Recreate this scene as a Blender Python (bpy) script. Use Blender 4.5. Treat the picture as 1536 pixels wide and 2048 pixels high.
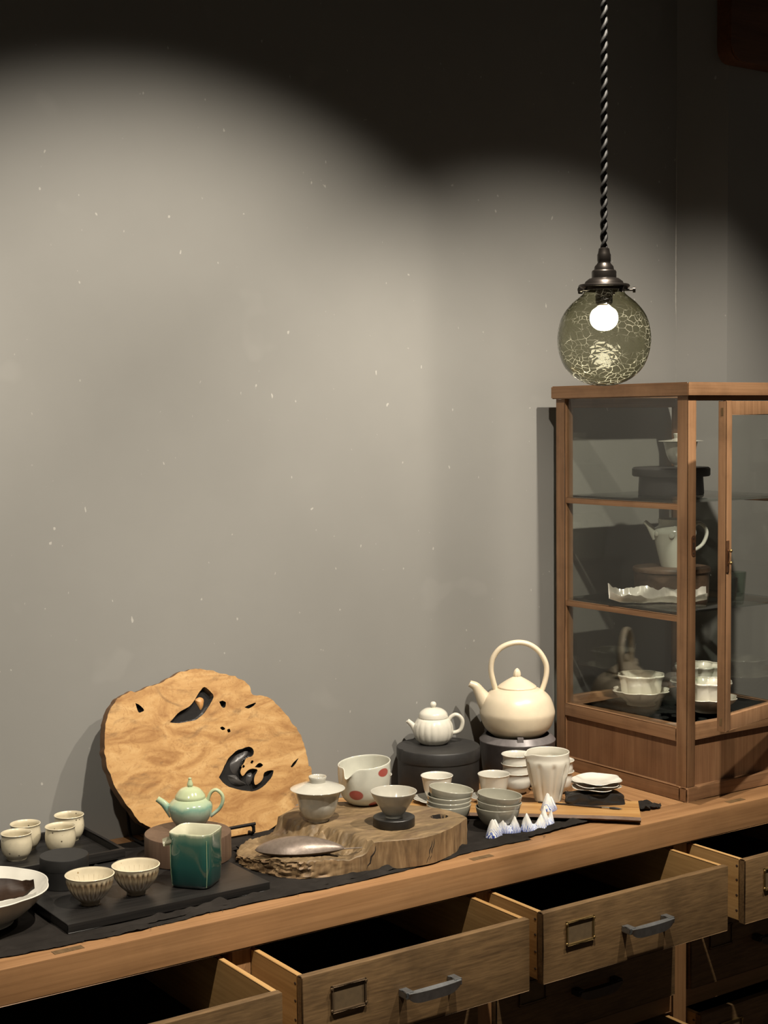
import bpy, bmesh, math, random
from mathutils import Vector, Matrix, noise
R = random.Random(7)
for o in list(bpy.data.objects):
    bpy.data.objects.remove(o)
SC = bpy.context.scene
COL = SC.collection
PI = math.pi

# ------------------------------------------------------------------ camera
F, YAW, PIT, ROL = 2982.5, .6056, .0638, -.0093
CAM = Vector((0, 0, 1.55))
_h = Vector((math.sin(YAW), math.cos(YAW), 0)); _r = Vector((math.cos(YAW), -math.sin(YAW), 0)); _z = Vector((0, 0, 1))
FW = _h*math.cos(PIT) - _z*math.sin(PIT); _u = _h*math.sin(PIT) + _z*math.cos(PIT)
RT = _r*math.cos(ROL) + _u*math.sin(ROL); UP = _u*math.cos(ROL) - _r*math.sin(ROL)
cam = bpy.data.objects.new('camera', bpy.data.cameras.new('camera')); COL.objects.link(cam)
cam.matrix_world = Matrix(((RT.x, UP.x, -FW.x, CAM.x), (RT.y, UP.y, -FW.y, CAM.y), (RT.z, UP.z, -FW.z, CAM.z), (0, 0, 0, 1)))
cam.data.sensor_fit = 'VERTICAL'; cam.data.sensor_height = 36.0; cam.data.lens = 36.0*F/2048
cam.data.clip_start = .05
SC.camera = cam

# ------------------------------------------------------------------ world, lights, exposure
w = bpy.data.worlds.new('room_ambient'); SC.world = w; w.use_nodes = True
w.node_tree.nodes['Background'].inputs[0].default_value = (1.0, .86, .68, 1)
w.node_tree.nodes['Background'].inputs[1].default_value = .08
vs = SC.view_settings
vs.view_transform = 'Standard'; vs.look = 'None'; vs.gamma = 1; vs.use_curve_mapping = False
vs.exposure = -0.12

def spot(name, loc, aim, power, size, blend, rad, col):
    l = bpy.data.lights.new(name, 'SPOT'); l.energy = power; l.spot_size = math.radians(size); l.spot_blend = blend
    l.shadow_soft_size = rad; l.color = col
    o = bpy.data.objects.new(name, l); COL.objects.link(o); o.location = loc
    o.rotation_euler = (Vector(aim) - Vector(loc)).to_track_quat('-Z', 'Y').to_euler()
    return o
WARM = (1.0, .90, .76)
for lx, pw_, ay, sz_ in ((.16, 150, 2.48, 75), (1.28, 262, 2.48, 77), (2.22, 205, 2.36, 74)):       # a ceiling track of three spots
    spot('ceiling_spot', (lx, 1.26, 2.78), (lx+.03, ay, .72), pw_, sz_, .62, .022, WARM)

# ------------------------------------------------------------------ pixel helpers (1536 x 2048 frame)
def ray(x, y): return FW + RT*((x-768)/F) - UP*((y-1024)/F)
def on(x, y, ax, v):
    d = ray(x, y); return CAM + d*((v-CAM[ax])/d[ax])
def G(x, y, z): return on(x, y, 2, z)
def S(p): return (Vector(p)-CAM).dot(FW)/F      # metres per pixel at p

# ------------------------------------------------------------------ material helpers
def newmat(name):
    m = bpy.data.materials.new(name); m.use_nodes = True
    nt = m.node_tree; b = nt.nodes['Principled BSDF']
    return m, nt, b
def nd(nt, t, **k):
    n = nt.nodes.new(t)
    for a, v in k.items():
        if a in n.inputs: n.inputs[a].default_value = v
        else: setattr(n, a, v)
    return n
def lk(nt, a, b): nt.links.new(a, b)
def rgba(c): return (c[0], c[1], c[2], 1)
def ramp(nt, fac, stops):
    r = nt.nodes.new('ShaderNodeValToRGB'); e = r.color_ramp.elements
    while len(e) < len(stops): e.new(.5)
    for i, (p, c) in enumerate(stops):
        e[i].position = p; e[i].color = rgba(c)
    lk(nt, fac, r.inputs[0]); return r.outputs[0]
def coords(nt, rnd=True, scale=(1, 1, 1), gen='Object'):
    tc = nd(nt, 'ShaderNodeTexCoord'); mp = nd(nt, 'ShaderNodeMapping'); mp.inputs['Scale'].default_value = scale
    lk(nt, tc.outputs[gen], mp.inputs[0])
    if rnd:
        oi = nd(nt, 'ShaderNodeObjectInfo'); mu = nd(nt, 'ShaderNodeVectorMath', operation='SCALE')
        mu.inputs[0].default_value = (17, 11, 23); lk(nt, oi.outputs['Random'], mu.inputs['Scale']); lk(nt, mu.outputs[0], mp.inputs['Location'])
    return mp.outputs[0]
def noise_t(nt, vec, scale, detail=4, rough=.55, dist=0):
    n = nd(nt, 'ShaderNodeTexNoise', Scale=scale, Detail=detail, Roughness=rough, Distortion=dist); lk(nt, vec, n.inputs['Vector']); return n.outputs['Fac']
def mixc(nt, fac, a, b, mode='MIX'):
    m = nd(nt, 'ShaderNodeMix', data_type='RGBA', blend_type=mode)
    for s, v in ((0, fac), (6, a), (7, b)):
        if hasattr(v, 'links'): lk(nt, v, m.inputs[s])
        else: m.inputs[s].default_value = v if s == 0 else rgba(v)
    return m.outputs[2]
def bump(nt, b, h, st, dist=.002):
    n = nd(nt, 'ShaderNodeBump', Strength=st, Distance=dist); lk(nt, h, n.inputs['Height']); lk(nt, n.outputs[0], b.inputs['Normal']); return n

WC = {}
def wood(key, c1, c2, c3, axis='X', rough=.55, gs=1.0, grime=.0, bst=.25, fl=6, fm=.22):
    k = (key, axis)
    if k in WC: return WC[k]
    m, nt, b = newmat('%s_%s' % (key, axis.lower()))
    s = [30*gs, 30*gs, 30*gs]; s['XYZ'.index(axis)] = 2.2*gs
    v = coords(nt, True, tuple(s))
    n1 = noise_t(nt, v, 1.0, 5, .6, .8)
    s2 = [260*gs, 260*gs, 260*gs]; s2['XYZ'.index(axis)] = fl*gs
    v2 = coords(nt, True, tuple(s2)); n2 = noise_t(nt, v2, 1.0, 3, .5)
    c = ramp(nt, n1, [(.28, c1), (.5, c2), (.74, c3)])
    c = mixc(nt, fm, c, ramp(nt, n2, [(.3, tuple(x*.45 for x in c1)), (.65, c3)]))
    if grime:
        v3 = coords(nt, True, (7, 7, 7)); n3 = noise_t(nt, v3, 1.0, 5, .65)
        g = ramp(nt, n3, [(.48, (0, 0, 0)), (.75, (grime,)*3)]); c = mixc(nt, g, c, tuple(x*.35 for x in c1))
    lk(nt, c, b.inputs['Base Color']); b.inputs['Roughness'].default_value = rough
    b.inputs['Specular IOR Level'].default_value = .35
    bump(nt, b, n2, bst, .0006)
    WC[k] = m; return m
def W_counter(ax): return wood('counter_wood', (.185, .092, .037), (.27, .141, .060), (.335, .186, .085), ax, .5, .8, .2)
def W_pine(ax): return wood('drawer_pine', (.29, .158, .053), (.38, .222, .082), (.45, .28, .115), ax, .55, .8, .15)
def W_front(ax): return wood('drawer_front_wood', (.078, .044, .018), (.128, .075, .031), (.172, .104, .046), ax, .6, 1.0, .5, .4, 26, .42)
def W_cab(ax): return wood('cabinet_wood', (.17, .085, .04), (.265, .142, .070), (.35, .20, .105), ax, .5, .9, .5)
def W_cabdark(ax): return wood('cabinet_panel_wood', (.13, .06, .028), (.195, .097, .047), (.25, .135, .068), ax, .5, .9, .3)
def W_black(ax): return wood('black_stained_wood', (.006, .0055, .005), (.012, .011, .0105), (.022, .020, .018), ax, .38, 1.3)
def W_brown(ax): return wood('brown_turned_wood', (.055, .032, .02), (.085, .052, .034), (.12, .078, .052), ax, .45, 1.1)
def W_plank(ax): return wood('honey_plank_wood', (.27, .125, .04), (.45, .24, .085), (.56, .33, .14), ax, .38, .8, .2)

def ceramic(name, col, rough=.18, spots=None, var=.06, coat=.3, fine=0):
    m, nt, b = newmat(name)
    v = coords(nt, True, (1, 1, 1))
    n = noise_t(nt, v, 35, 3)
    c = ramp(nt, n, [(.3, tuple(x*(1-var) for x in col)), (.7, tuple(min(1, x*(1+var)) for x in col))])
    if spots:
        vo = nd(nt, 'ShaderNodeTexVoronoi', Scale=spots[1]); lk(nt, v, vo.inputs['Vector'])
        f = ramp(nt, vo.outputs['Distance'], [(0, (1, 1, 1)), (.07, (1, 1, 1)), (.13, (0, 0, 0))])
        c = mixc(nt, f, c, spots[0])
    lk(nt, c, b.inputs['Base Color']); b.inputs['Roughness'].default_value = rough
    b.inputs['Coat Weight'].default_value = coat; b.inputs['Coat Roughness'].default_value = .08
    if fine: bump(nt, b, noise_t(nt, v, 60, 2), fine, .002)
    return m
def zgrad(nt, z0, z1):
    tc = nd(nt, 'ShaderNodeTexCoord'); sp = nd(nt, 'ShaderNodeSeparateXYZ'); lk(nt, tc.outputs['Object'], sp.inputs[0])
    mr = nd(nt, 'ShaderNodeMapRange'); mr.inputs[1].default_value = z0; mr.inputs[2].default_value = z1; lk(nt, sp.outputs[2], mr.inputs[0])
    return mr.outputs[0]
def addf(nt, a, b, k):
    m = nd(nt, 'ShaderNodeMath', operation='MULTIPLY_ADD'); lk(nt, b, m.inputs[0]); m.inputs[1].default_value = k; lk(nt, a, m.inputs[2]); return m.outputs[0]
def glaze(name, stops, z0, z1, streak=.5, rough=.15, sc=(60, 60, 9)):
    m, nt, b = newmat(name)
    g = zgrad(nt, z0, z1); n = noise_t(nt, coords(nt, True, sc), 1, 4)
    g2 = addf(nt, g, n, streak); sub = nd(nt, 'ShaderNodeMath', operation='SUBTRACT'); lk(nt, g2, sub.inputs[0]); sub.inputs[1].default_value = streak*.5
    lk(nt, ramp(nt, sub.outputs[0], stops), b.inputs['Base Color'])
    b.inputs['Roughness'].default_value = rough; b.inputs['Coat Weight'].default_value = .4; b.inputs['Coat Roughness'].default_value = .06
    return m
def plain(name, col, rough=.5, metal=0, nb=0, nscale=80):
    m, nt, b = newmat(name)
    v = coords(nt, True); n = noise_t(nt, v, nscale, 4)
    lk(nt, ramp(nt, n, [(.3, tuple(x*.85 for x in col)), (.7, tuple(min(1, x*1.15) for x in col))]), b.inputs['Base Color'])
    b.inputs['Roughness'].default_value = rough; b.inputs['Metallic'].default_value = metal
    if nb: bump(nt, b, n, nb, .001)
    return m
def schlick(nt, nrm=None, f0=.06):
    lw = nd(nt, 'ShaderNodeLayerWeight', Blend=.5)
    if nrm is not None: lk(nt, nrm, lw.inputs['Normal'])
    pw = nd(nt, 'ShaderNodeMath', operation='POWER'); lk(nt, lw.outputs['Facing'], pw.inputs[0]); pw.inputs[1].default_value = 5
    ma = nd(nt, 'ShaderNodeMath', operation='MULTIPLY_ADD'); lk(nt, pw.outputs[0], ma.inputs[0]); ma.inputs[1].default_value = 1-f0; ma.inputs[2].default_value = f0
    return ma
def glass_pane(name, tint=(.86, .88, .85), ior=1.5, rough=0.0):
    m = bpy.data.materials.new(name); m.use_nodes = True; nt = m.node_tree
    nt.nodes.remove(nt.nodes['Principled BSDF']); out = nt.nodes['Material Output']
    tr = nd(nt, 'ShaderNodeBsdfTransparent'); tr.inputs[0].default_value = rgba(tint)
    gl = nd(nt, 'ShaderNodeBsdfGlossy', Roughness=rough); fr = schlick(nt)
    mx = nd(nt, 'ShaderNodeMixShader'); lk(nt, fr.outputs[0], mx.inputs[0]); lk(nt, tr.outputs[0], mx.inputs[1]); lk(nt, gl.outputs[0], mx.inputs[2])
    lk(nt, mx.outputs[0], out.inputs[0]); return m

# ------------------------------------------------------------------ object helpers
def setp(o, label=None, cat=None, group=None, kind=None):
    if label: o['label'] = label
    if cat: o['category'] = cat
    if group: o['group'] = group
    if kind: o['kind'] = kind
    return o
def thing(name, label, cat, loc=(0, 0, 0), rz=0, group=None):
    o = bpy.data.objects.new(name, None); COL.objects.link(o); o.location = loc; o.rotation_euler = (0, 0, rz); o.empty_display_size = .03
    return setp(o, label, cat, group)
def obj(name, bm, mat, parent=None, smooth=True, loc=None, rz=None, auto=None):
    bmesh.ops.recalc_face_normals(bm, faces=bm.faces[:])
    me = bpy.data.meshes.new(name); bm.to_mesh(me); bm.free()
    for m in (mat if isinstance(mat, (list, tuple)) else [mat]): me.materials.append(m)
    if smooth:
        me.polygons.foreach_set('use_smooth', [True]*len(me.polygons))
        me.set_sharp_from_angle(angle=math.radians(auto or 62))
    o = bpy.data.objects.new(name, me); COL.objects.link(o)
    if parent: o.parent = parent
    if loc is not None: o.location = loc
    if rz is not None: o.rotation_euler = (0, 0, rz)
    return o
def dup(src, loc=None, rz=None, label=None, group=None, parent=None):
    c = src.copy(); COL.objects.link(c)
    if parent is not None: c.parent = parent
    if loc is not None: c.location = loc
    if rz is not None: c.rotation_euler = (0, 0, rz)
    if label: c['label'] = label
    if group: c['group'] = group
    for ch in list(src.children):
        d = ch.copy(); COL.objects.link(d); d.parent = c
        for g in list(ch.children):
            e = g.copy(); COL.objects.link(e); e.parent = d
    return c
def box_to(bm, x0, x1, y0, y1, z0, z1, bev=0):
    vs_ = [bm.verts.new((x, y, z)) for z in (z0, z1) for y in (y0, y1) for x in (x0, x1)]
    fs = [bm.faces.new([vs_[i] for i in q]) for q in ((0, 1, 3, 2), (4, 5, 7, 6), (0, 1, 5, 4), (2, 3, 7, 6), (0, 2, 6, 4), (1, 3, 7, 5))]
    if bev:
        es = list({e for f in fs for e in f.edges}); bmesh.ops.bevel(bm, geom=es, offset=bev, segments=2, affect='EDGES', profile=.6)
def bx(*a, bev=.0015):
    bm = bmesh.new(); box_to(bm, *a, bev=bev); return bm
def box(name, dims, mat, parent=None, bev=.0015):
    return obj(name, bx(*dims, bev=bev), mat, parent, smooth=True, auto=35)
def crv(pts, n=6):
    out = []; L = len(pts)
    for i in range(L-1):
        p0 = pts[max(i-1, 0)]; p1 = pts[i]; p2 = pts[i+1]; p3 = pts[min(i+2, L-1)]
        for j in range(n):
            t = j/n
            out.append(tuple(.5*((2*b)+(-a+c)*t+(2*a-5*b+4*c-d)*t*t+(-a+3*b-3*c+d)*t**3) for a, b, c, d in zip(p0, p1, p2, p3)))
    out.append(tuple(pts[-1])); return out
def lathe(prof, seg=48, fn=None, bm=None, off=(0, 0, 0)):
    bm = bm or bmesh.new(); rings = []
    for r, z in prof:
        if r < 1e-6:
            p = (0, 0, z); p = fn(*p, 0) if fn else p
            rings.append([bm.verts.new((p[0]+off[0], p[1]+off[1], p[2]+off[2]))]); continue
        ring = []
        for i in range(seg):
            t = 2*PI*i/seg; p = (r*math.cos(t), r*math.sin(t), z)
            if fn: p = fn(*p, t)
            ring.append(bm.verts.new((p[0]+off[0], p[1]+off[1], p[2]+off[2])))
        rings.append(ring)
    for a, b in zip(rings, rings[1:]):
        for i in range(seg):
            j = (i+1) % seg
            if len(a) == 1 and len(b) == 1: continue
            if len(a) == 1: bm.faces.new((a[0], b[i], b[j]))
            elif len(b) == 1: bm.faces.new((a[i], a[j], b[0]))
            else: bm.faces.new((a[i], a[j], b[j], b[i]))
    return bm
def vessel(outer, t, floor):
    """outer: (r,z) from foot edge up to the rim. returns closed profile with wall t and inside floor height."""
    inn = [(max(r-t, .0005), z) for r, z in outer if z > floor+t*.5]
    inn.reverse(); rr, rz = outer[-1]
    rim = [(rr-t*.15, rz+t*.35), (rr-t*.5, rz+t*.5), (rr-t*.85, rz+t*.35)]
    last = inn[-1] if inn else (outer[-1][0]-t, floor)
    bot = [(last[0]*.8, floor+.25*(last[1]-floor)), (last[0]*.5, floor), (0, floor)]
    return [(0, outer[0][1]+.0008), (outer[0][0]*.9, outer[0][1]+.0008)] + list(outer) + rim + inn + bot
def tube(bm, path, rads, seg=12, flat=1.0, hollow=0, upv=None, cap=True):
    path = [Vector(p) for p in path]; n = len(path)
    if not isinstance(rads, (list, tuple)): rads = [rads]*n
    rings = []; ref = Vector(upv) if upv else Vector((0, 0, 1))
    prev = None
    for i, p in enumerate(path):
        d = (path[min(i+1, n-1)]-path[max(i-1, 0)]).normalized()
        if prev is None:
            a = ref if abs(d.dot(ref)) < .95 else Vector((0, 1, 0))
            s = d.cross(a).normalized()
        else:
            s = (prev - d*prev.dot(d)).normalized()
        prev = s; t = d.cross(s).normalized()
        rings.append([bm.verts.new(p + s*(rads[i]*math.cos(2*PI*k/seg)) + t*(rads[i]*flat*math.sin(2*PI*k/seg))) for k in range(seg)])
    if hollow:
        for q in (1.0, .72):
            p = path[-1] - (path[-1]-path[-2]).normalized()*(0 if q == 1 else hollow)
            c = path[-1]; d = (path[-1]-path[-2]).normalized()
            src = rings[n-1]
            rings.append([bm.verts.new(p + (v.co - c)*.68) for v in src])
    for a, b in zip(rings, rings[1:]):
        for k in range(seg): bm.faces.new((a[k], a[(k+1) % seg], b[(k+1) % seg], b[k]))
    if cap:
        bm.faces.new(rings[0]); bm.faces.new(rings[-1][::-1])
    return bm
def prism(poly, h0, h1, bm=None):
    bm = bm or bmesh.new(); a = [bm.verts.new((x, y, h0)) for x, y in poly]; b = [bm.verts.new((x, y, h1)) for x, y in poly]; n = len(poly)
    bm.faces.new(a[::-1]); bm.faces.new(b)
    for i in range(n): bm.faces.new((a[i], a[(i+1) % n], b[(i+1) % n], b[i]))
    return bm
def fbm(p, s, o=3): return noise.fractal(Vector(p)*s, .6, 2.0, o)

# ------------------------------------------------------------------ room
WY = 2.605                       # back wall plane
PX, CH = 2.677, .086             # right wall return: inside corner and chamfer
PY = WY-CH
def wallmat(name, col):
    m, nt, b = newmat(name)
    v = coords(nt, False); n = noise_t(nt, v, 1.6, 5, .6); n2 = noise_t(nt, v, 90, 3)
    c = ramp(nt, n, [(.3, tuple(x*.93 for x in col)), (.7, tuple(x*1.06 for x in col))])
    n3 = noise_t(nt, v, 7, 2, .4); c = mixc(nt, ramp(nt, n3, [(.68, (0, 0, 0)), (.72, (.16,)*3)]), c, tuple(x*1.35 for x in col))
    n4 = noise_t(nt, coords(nt, False, (110, 110, 70)), 1, 1, .3); c = mixc(nt, ramp(nt, n4, [(.80, (0, 0, 0)), (.83, (.35,)*3)]), c, (.62, .6, .55))
    lk(nt, c, b.inputs['Base Color']); b.inputs['Roughness'].default_value = .5; b.inputs['Specular IOR Level'].default_value = .3
    bump(nt, b, n2, .06, .001); return m
M_wall = wallmat('grey_wall_paint', (.225, .222, .208))
setp(box('wall_back', (-2.5, PX+.3, WY, WY+.12, 0, 3.0), M_wall, bev=0), kind='structure')
setp(obj('wall_right', prism([(PX, WY+.12), (PX, WY), (PX+CH, WY-CH), (4.6, WY-CH), (4.6, WY+.12)], 0, 3.0), M_wall, smooth=False), kind='structure')
M_caulk = plain('pale_caulk', (.42, .41, .38), .6)
bm = bmesh.new(); prev = None
for i in range(41):
    z = 1.615 + (3.0-1.615)*i/40; ww = .0007 + (.0042*max(0, min(1, (z-1.78)/.05)) if z < 1.96 else .0042*max(0, 1-(z-1.96)/.3)) * (.7+.5*fbm((z, 0, 0), 9))
    a = bm.verts.new((PX-ww, WY-.0004, z)); b = bm.verts.new((PX-.0004, WY-.0004, z)); c = bm.verts.new((PX-.0004, WY-.0006-ww*.4, z))
    if prev: bm.faces.new((prev[0], prev[1], b, a)); bm.faces.new((prev[1], prev[2], c, b))
    prev = (a, b, c)
setp(obj('trim_1', bm, M_caulk), kind='structure')
M_floor = wood('floor_wood', (.05, .03, .018), (.075, .045, .027), (.1, .06, .036), 'X', .5)
setp(box('floor', (-2.5, 4.6, -2.5, WY+.12, -.1, 0), M_floor, bev=0), kind='structure')
setp(box('ceiling', (-2.5, 4.6, -2.5, WY+.12, 3.0, 3.1), plain('dark_ceiling_paint', (.03, .029, .027), .8), bev=0), kind='structure')

# dark wooden wall board at the upper right, on the pillar face
M_dk = wood('dark_wall_board_wood', (.07, .026, .012), (.12, .046, .02), (.16, .07, .032), 'X', .45, .7)
t = thing('wall_board', 'dark brown wooden board with rounded corner mounted high on the grey pillar', 'board', (on(1463, 60, 1, PY-.045).x, PY, 2.385))
poly = [(0, .5), (0, .035)] + [(.035-.035*math.cos(a), .035-.035*math.sin(a)) for a in [PI/2*i/6 for i in range(1, 7)]] + [(.62, 0), (.62, .5)]
bm = bmesh.new(); a = [bm.verts.new((x, -.045, z)) for x, z in poly]; b = [bm.verts.new((x, 0, z)) for x, z in poly]
bm.faces.new(a); bm.faces.new(b[::-1])
for i in range(len(poly)): bm.faces.new((a[i], a[(i+1) % len(poly)], b[(i+1) % len(poly)], b[i]))
bmesh.ops.bevel(bm, geom=[e for e in bm.edges if abs(e.verts[0].co.y+.045) < 1e-5 and abs(e.verts[1].co.y+.045) < 1e-5], offset=.004, segments=2, affect='EDGES')
obj('board_panel', bm, M_dk, t, auto=35)

# ------------------------------------------------------------------ counter with drawers
CT = .75; YF = 2.071; ZA = .6934
X0, X1 = .598, 2.672
ctr = thing('drawer_counter', 'long wooden counter with open drawers carrying the whole teaware display', 'counter', (0, 0, 0))
bm = bx(X0, X1, YF, YF+.075, ZA, CT, bev=.003); obj('front_rail', bm, W_counter('X'), ctr, auto=40)
nb = 20; pw = (X1-X0)/nb
pl = None
for i in range(nb):
    x0 = X0+i*pw
    yb = WY if x0+pw < PX else PY
    o = obj('top_plank', bx(0, pw-.0012, 0, WY-YF-.0765, -.022, 0, bev=.001), W_counter('Y'), ctr, auto=35) if pl is None else None
    if o is None:
        o = pl.copy(); COL.objects.link(o)
    else: pl = o
    o.parent = ctr; o.location = (x0, YF+.0762, CT-.0006)
for (tx, ty) in ((140, 1903), (950, 1710), (-340, 2010), (1480, 1604)):
    p = G(tx, ty, CT); 
    if p.x < X0+.05 or p.x > X1-.05: continue
    obj('tenon_end', bx(p.x-.024, p.x+.024, YF+.012, YF+.027, CT-.01, CT+.0005, bev=0), W_front('Y'), ctr)
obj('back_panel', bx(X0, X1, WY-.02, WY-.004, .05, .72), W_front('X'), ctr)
DIV = [(.598, .633), (1.1347, 1.1700), (1.6358, 1.6717), (2.1373, 2.1755), (2.637, 2.672)]
for a, b in DIV:
    obj('stile', bx(a, b, 2.083, 2.115, 0, ZA+.001), W_counter('Z'), ctr, auto=35)
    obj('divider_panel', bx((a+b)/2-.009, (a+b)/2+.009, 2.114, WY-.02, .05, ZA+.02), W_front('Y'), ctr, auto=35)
for (a, _), (_, b) in zip([(d[1], 0) for d in DIV], [(0, d[0]) for d in DIV[1:]]):
    for z0, z1 in ((.540, .556), (.349, .386), (.17, .205)):
        obj('drawer_rail', bx(a-.001, b+.001, 2.087, 2.12, z0, z1), W_counter('X'), ctr, auto=35)
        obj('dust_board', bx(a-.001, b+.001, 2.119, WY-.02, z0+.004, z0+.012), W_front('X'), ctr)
obj('kick_board', bx(X0, X1, 2.10, 2.115, 0, .17), W_front('X'), ctr)

M_pull = plain('pewter_pull', (.24, .25, .255), .38, .85)
M_pulld = plain('dark_iron_pull', (.045, .043, .042), .5, .6)
M_brass = plain('aged_brass', (.32, .22, .09), .42, .9)
M_brassd = plain('dark_aged_brass', (.12, .08, .045), .5, .7)
M_nail = plain('rusty_nail', (.03, .015, .008), .7)
M_card = plain('aged_card', (.095, .062, .028), .8)
def pull_bm(w=.098):
    bm = bmesh.new(); n = 22; rings = []
    # bowed bar that drops below its two feet, with flat feet
    for s in (-1, 1):
        box_to(bm, s*w/2-.0075, s*w/2+.0075, -.022, .0, -.004, .008, bev=.0015)
    for i in range(n+1):
        u = i/n*2-1; x = u*(w/2+.004); dr = .0125*max(0, 1-abs(u)**5); y = -.02
        ring = [bm.verts.new((x, y+dy, dz)) for dy, dz in ((-.006, .006-.002*(1-u*u)), (.002, .007), (.003, .002-dr), (-.003, -.002-dr))]
        rings.append(ring)
    for a, b in zip(rings, rings[1:]):
        for k in range(4): bm.faces.new((a[k], a[(k+1) % 4], b[(k+1) % 4], b[k]))
    bm.faces.new(rings[0]); bm.faces.new(rings[-1][::-1]); return bm
def label_bm(w=.066, h=.044):
    bm = bmesh.new(); t = .004
    for a in ((-w/2, -w/2+t, -h/2, h/2), (w/2-t, w/2, -h/2, h/2), (-w/2, w/2, -h/2, -h/2+t), (-w/2, w/2, h/2-t*.7, h/2)):
        box_to(bm, a[0], a[1], -.004, 0, a[2], a[3], bev=.001)
    for s in (-1, 1):
        for q in (-1, 1): lathe([(0, -.0055), (.0022, -.005), (.003, -.003)], 8, lambda x, y, z, t_: (s*w/2*.97+x, z, q*h/2*.8+y), bm)
    return bm
_pull = bpy.data.meshes.new('pull'); b_ = pull_bm(); bmesh.ops.recalc_face_normals(b_, faces=b_.faces[:]); b_.to_mesh(_pull); b_.free(); 
def minst(name, me, mat, parent, loc):
    m2 = me.copy() if me.materials and me.materials[0] != mat else me
    if not m2.materials: m2.materials.append(mat)
    elif m2 is not me: m2.materials[0] = mat
    o = bpy.data.objects.new(name, m2); COL.objects.link(o); o.parent = parent; o.location = loc; return o
def drawer(xa, xb, yfr, zb, zt, pull_m, lab_m, back=2.50, hx=None, full=True):
    """front panel is the part; sides, bottom, pull and label holder hang on it. local origin at lower left front corner."""
    wdt = xb-xa; h = zt-zb
    fr = obj('drawer', bx(0, wdt, 0, .015, 0, h, bev=.0018), W_front('X'), ctr, auto=35); fr.location = (xa, yfr, zb)
    d = back-yfr
    if full:
        obj('side_panel', bx(.0005, .011, .0152, d, .004, h-.001), W_pine('Y'), fr, auto=35)
        obj('side_panel', bx(wdt-.011, wdt-.0005, .0152, d, .004, h-.001), W_pine('Y'), fr, auto=35)
        obj('drawer_back', bx(.011, wdt-.011, d-.01, d, .006, h-.01), W_pine('X'), fr)
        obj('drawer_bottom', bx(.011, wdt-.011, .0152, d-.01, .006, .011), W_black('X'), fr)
        for sx in (-.0002, wdt-.0012):
            for k in (.18, .42, .66, .88):
                obj('nail', lathe([(0, -.0004), (.0022, 0), (.0022, .0014), (0, .0014)], 8, lambda x, y, z, t_: (sx+z, .021+y*1.3, h*k+x)), M_nail, fr)
    hx = wdt*.52 if hx is None else hx
    p = minst('pull_handle', _pull, pull_m, fr, (hx, 0, h*.47))
    lb = obj('label_holder', label_bm(), lab_m, fr, auto=35); lb.location = (.085, 0, h*.63)
    obj('label_card', bx(-.031, .031, -.0012, .0002, -.019, .019, bev=0), M_card, lb)
    return fr
zt = .6872; zb = .5605
drawer(.6365, 1.117, 1.893, zb, zt, M_pull, M_brassd)
drawer(1.171, 1.6295, 1.9255, zb, zt, M_pull, M_brassd)
drawer(1.665, 2.1305, 1.932, zb, zt, M_pull, M_brass, hx=.243)
drawer(2.182, 2.6365, 1.936, zb, zt, M_pull, M_brass)
for xa, xb in ((.6365, 1.1315), (1.173, 1.6325), (1.675, 2.134), (2.179, 2.6335)):
    drawer(xa, xb, 2.0735, .389, .537, M_pulld, M_brassd, full=False)
drawer(.6365, 1.1315, 2.0735, .209, .346, M_pulld, M_brassd, full=False)
drawer(1.173, 1.6325, 2.0735, .209, .346, M_pulld, M_brassd, full=False)
drawer(1.675, 2.134, 2.005, .209, .343, M_pulld, M_brassd)
drawer(2.179, 2.6335, 2.045, .209, .345, M_pull, M_brass)

# ------------------------------------------------------------------ display cabinet
cx0, cx1, cy0, cy1 = 2.232, 2.632, 2.138, 2.5555
cab = thing('display_cabinet', 'square wooden glass display cabinet with door ajar standing on the counter', 'cabinet', (cx0, cy0, CT))
CWd, CD = cx1-cx0, cy1-cy0
def cz(z): return z-CT
M_pane = glass_pane('cabinet_glass', (.965, .972, .96), 1.52)
M_shelfg = glass_pane('shelf_glass', (.93, .955, .94), 1.52)
# plinth: four mitred boards
for nm, d in (('plinth_board', (0, CWd, 0, .02, 0, cz(.779))), ('plinth_board', (0, .02, .0202, CD-.0202, 0, cz(.779))), ('plinth_board', (CWd-.02, CWd, .0202, CD-.0202, 0, cz(.779))), ('plinth_board', (0, CWd, CD-.02, CD, 0, cz(.779)))):
    box(nm, d, W_cab('X' if d[1]-d[0] > .1 else 'Y'), cab, .002)
ps, pt_ = .0245, .0295
i0 = .005
for (px, py) in ((i0, i0), (CWd-i0-ps, i0), (i0, CD-i0-pt_-.004), (CWd-i0-ps, CD-i0-pt_-.004)):
    box('corner_post', (px, px+ps, py, py+pt_, cz(.7785), cz(1.5865)), W_cab('Z'), cab, .0012)
yl0, yl1 = i0+pt_+.0002, CD-i0-pt_-.0042
xl0, xl1 = i0+ps+.0002, CWd-i0-ps-.0002
for s in (0, 1):
    xo = i0+.001 if s == 0 else CWd-i0-.001-.014
    box('lower_rail', (xo-.002 if s == 0 else xo, xo+.016, yl0, yl1, cz(.872), cz(.8995)), W_cab('Y'), cab, .0012)
    box('base_panel', (xo+.005, xo+.011, yl0, yl1, cz(.778), cz(.8725)), W_cabdark('Z'), cab, 0)
    for z in (1.3652, 1.1334): box('shelf_rail', (xo+.002, xo+.012, yl0, yl1, cz(z-.0125), cz(z)), W_cab('Y'), cab, .001)
    box('side_pane', (xo+.0055, xo+.0085, yl0, yl1, cz(.8985), cz(1.5862)), M_pane, cab, 0)
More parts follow.
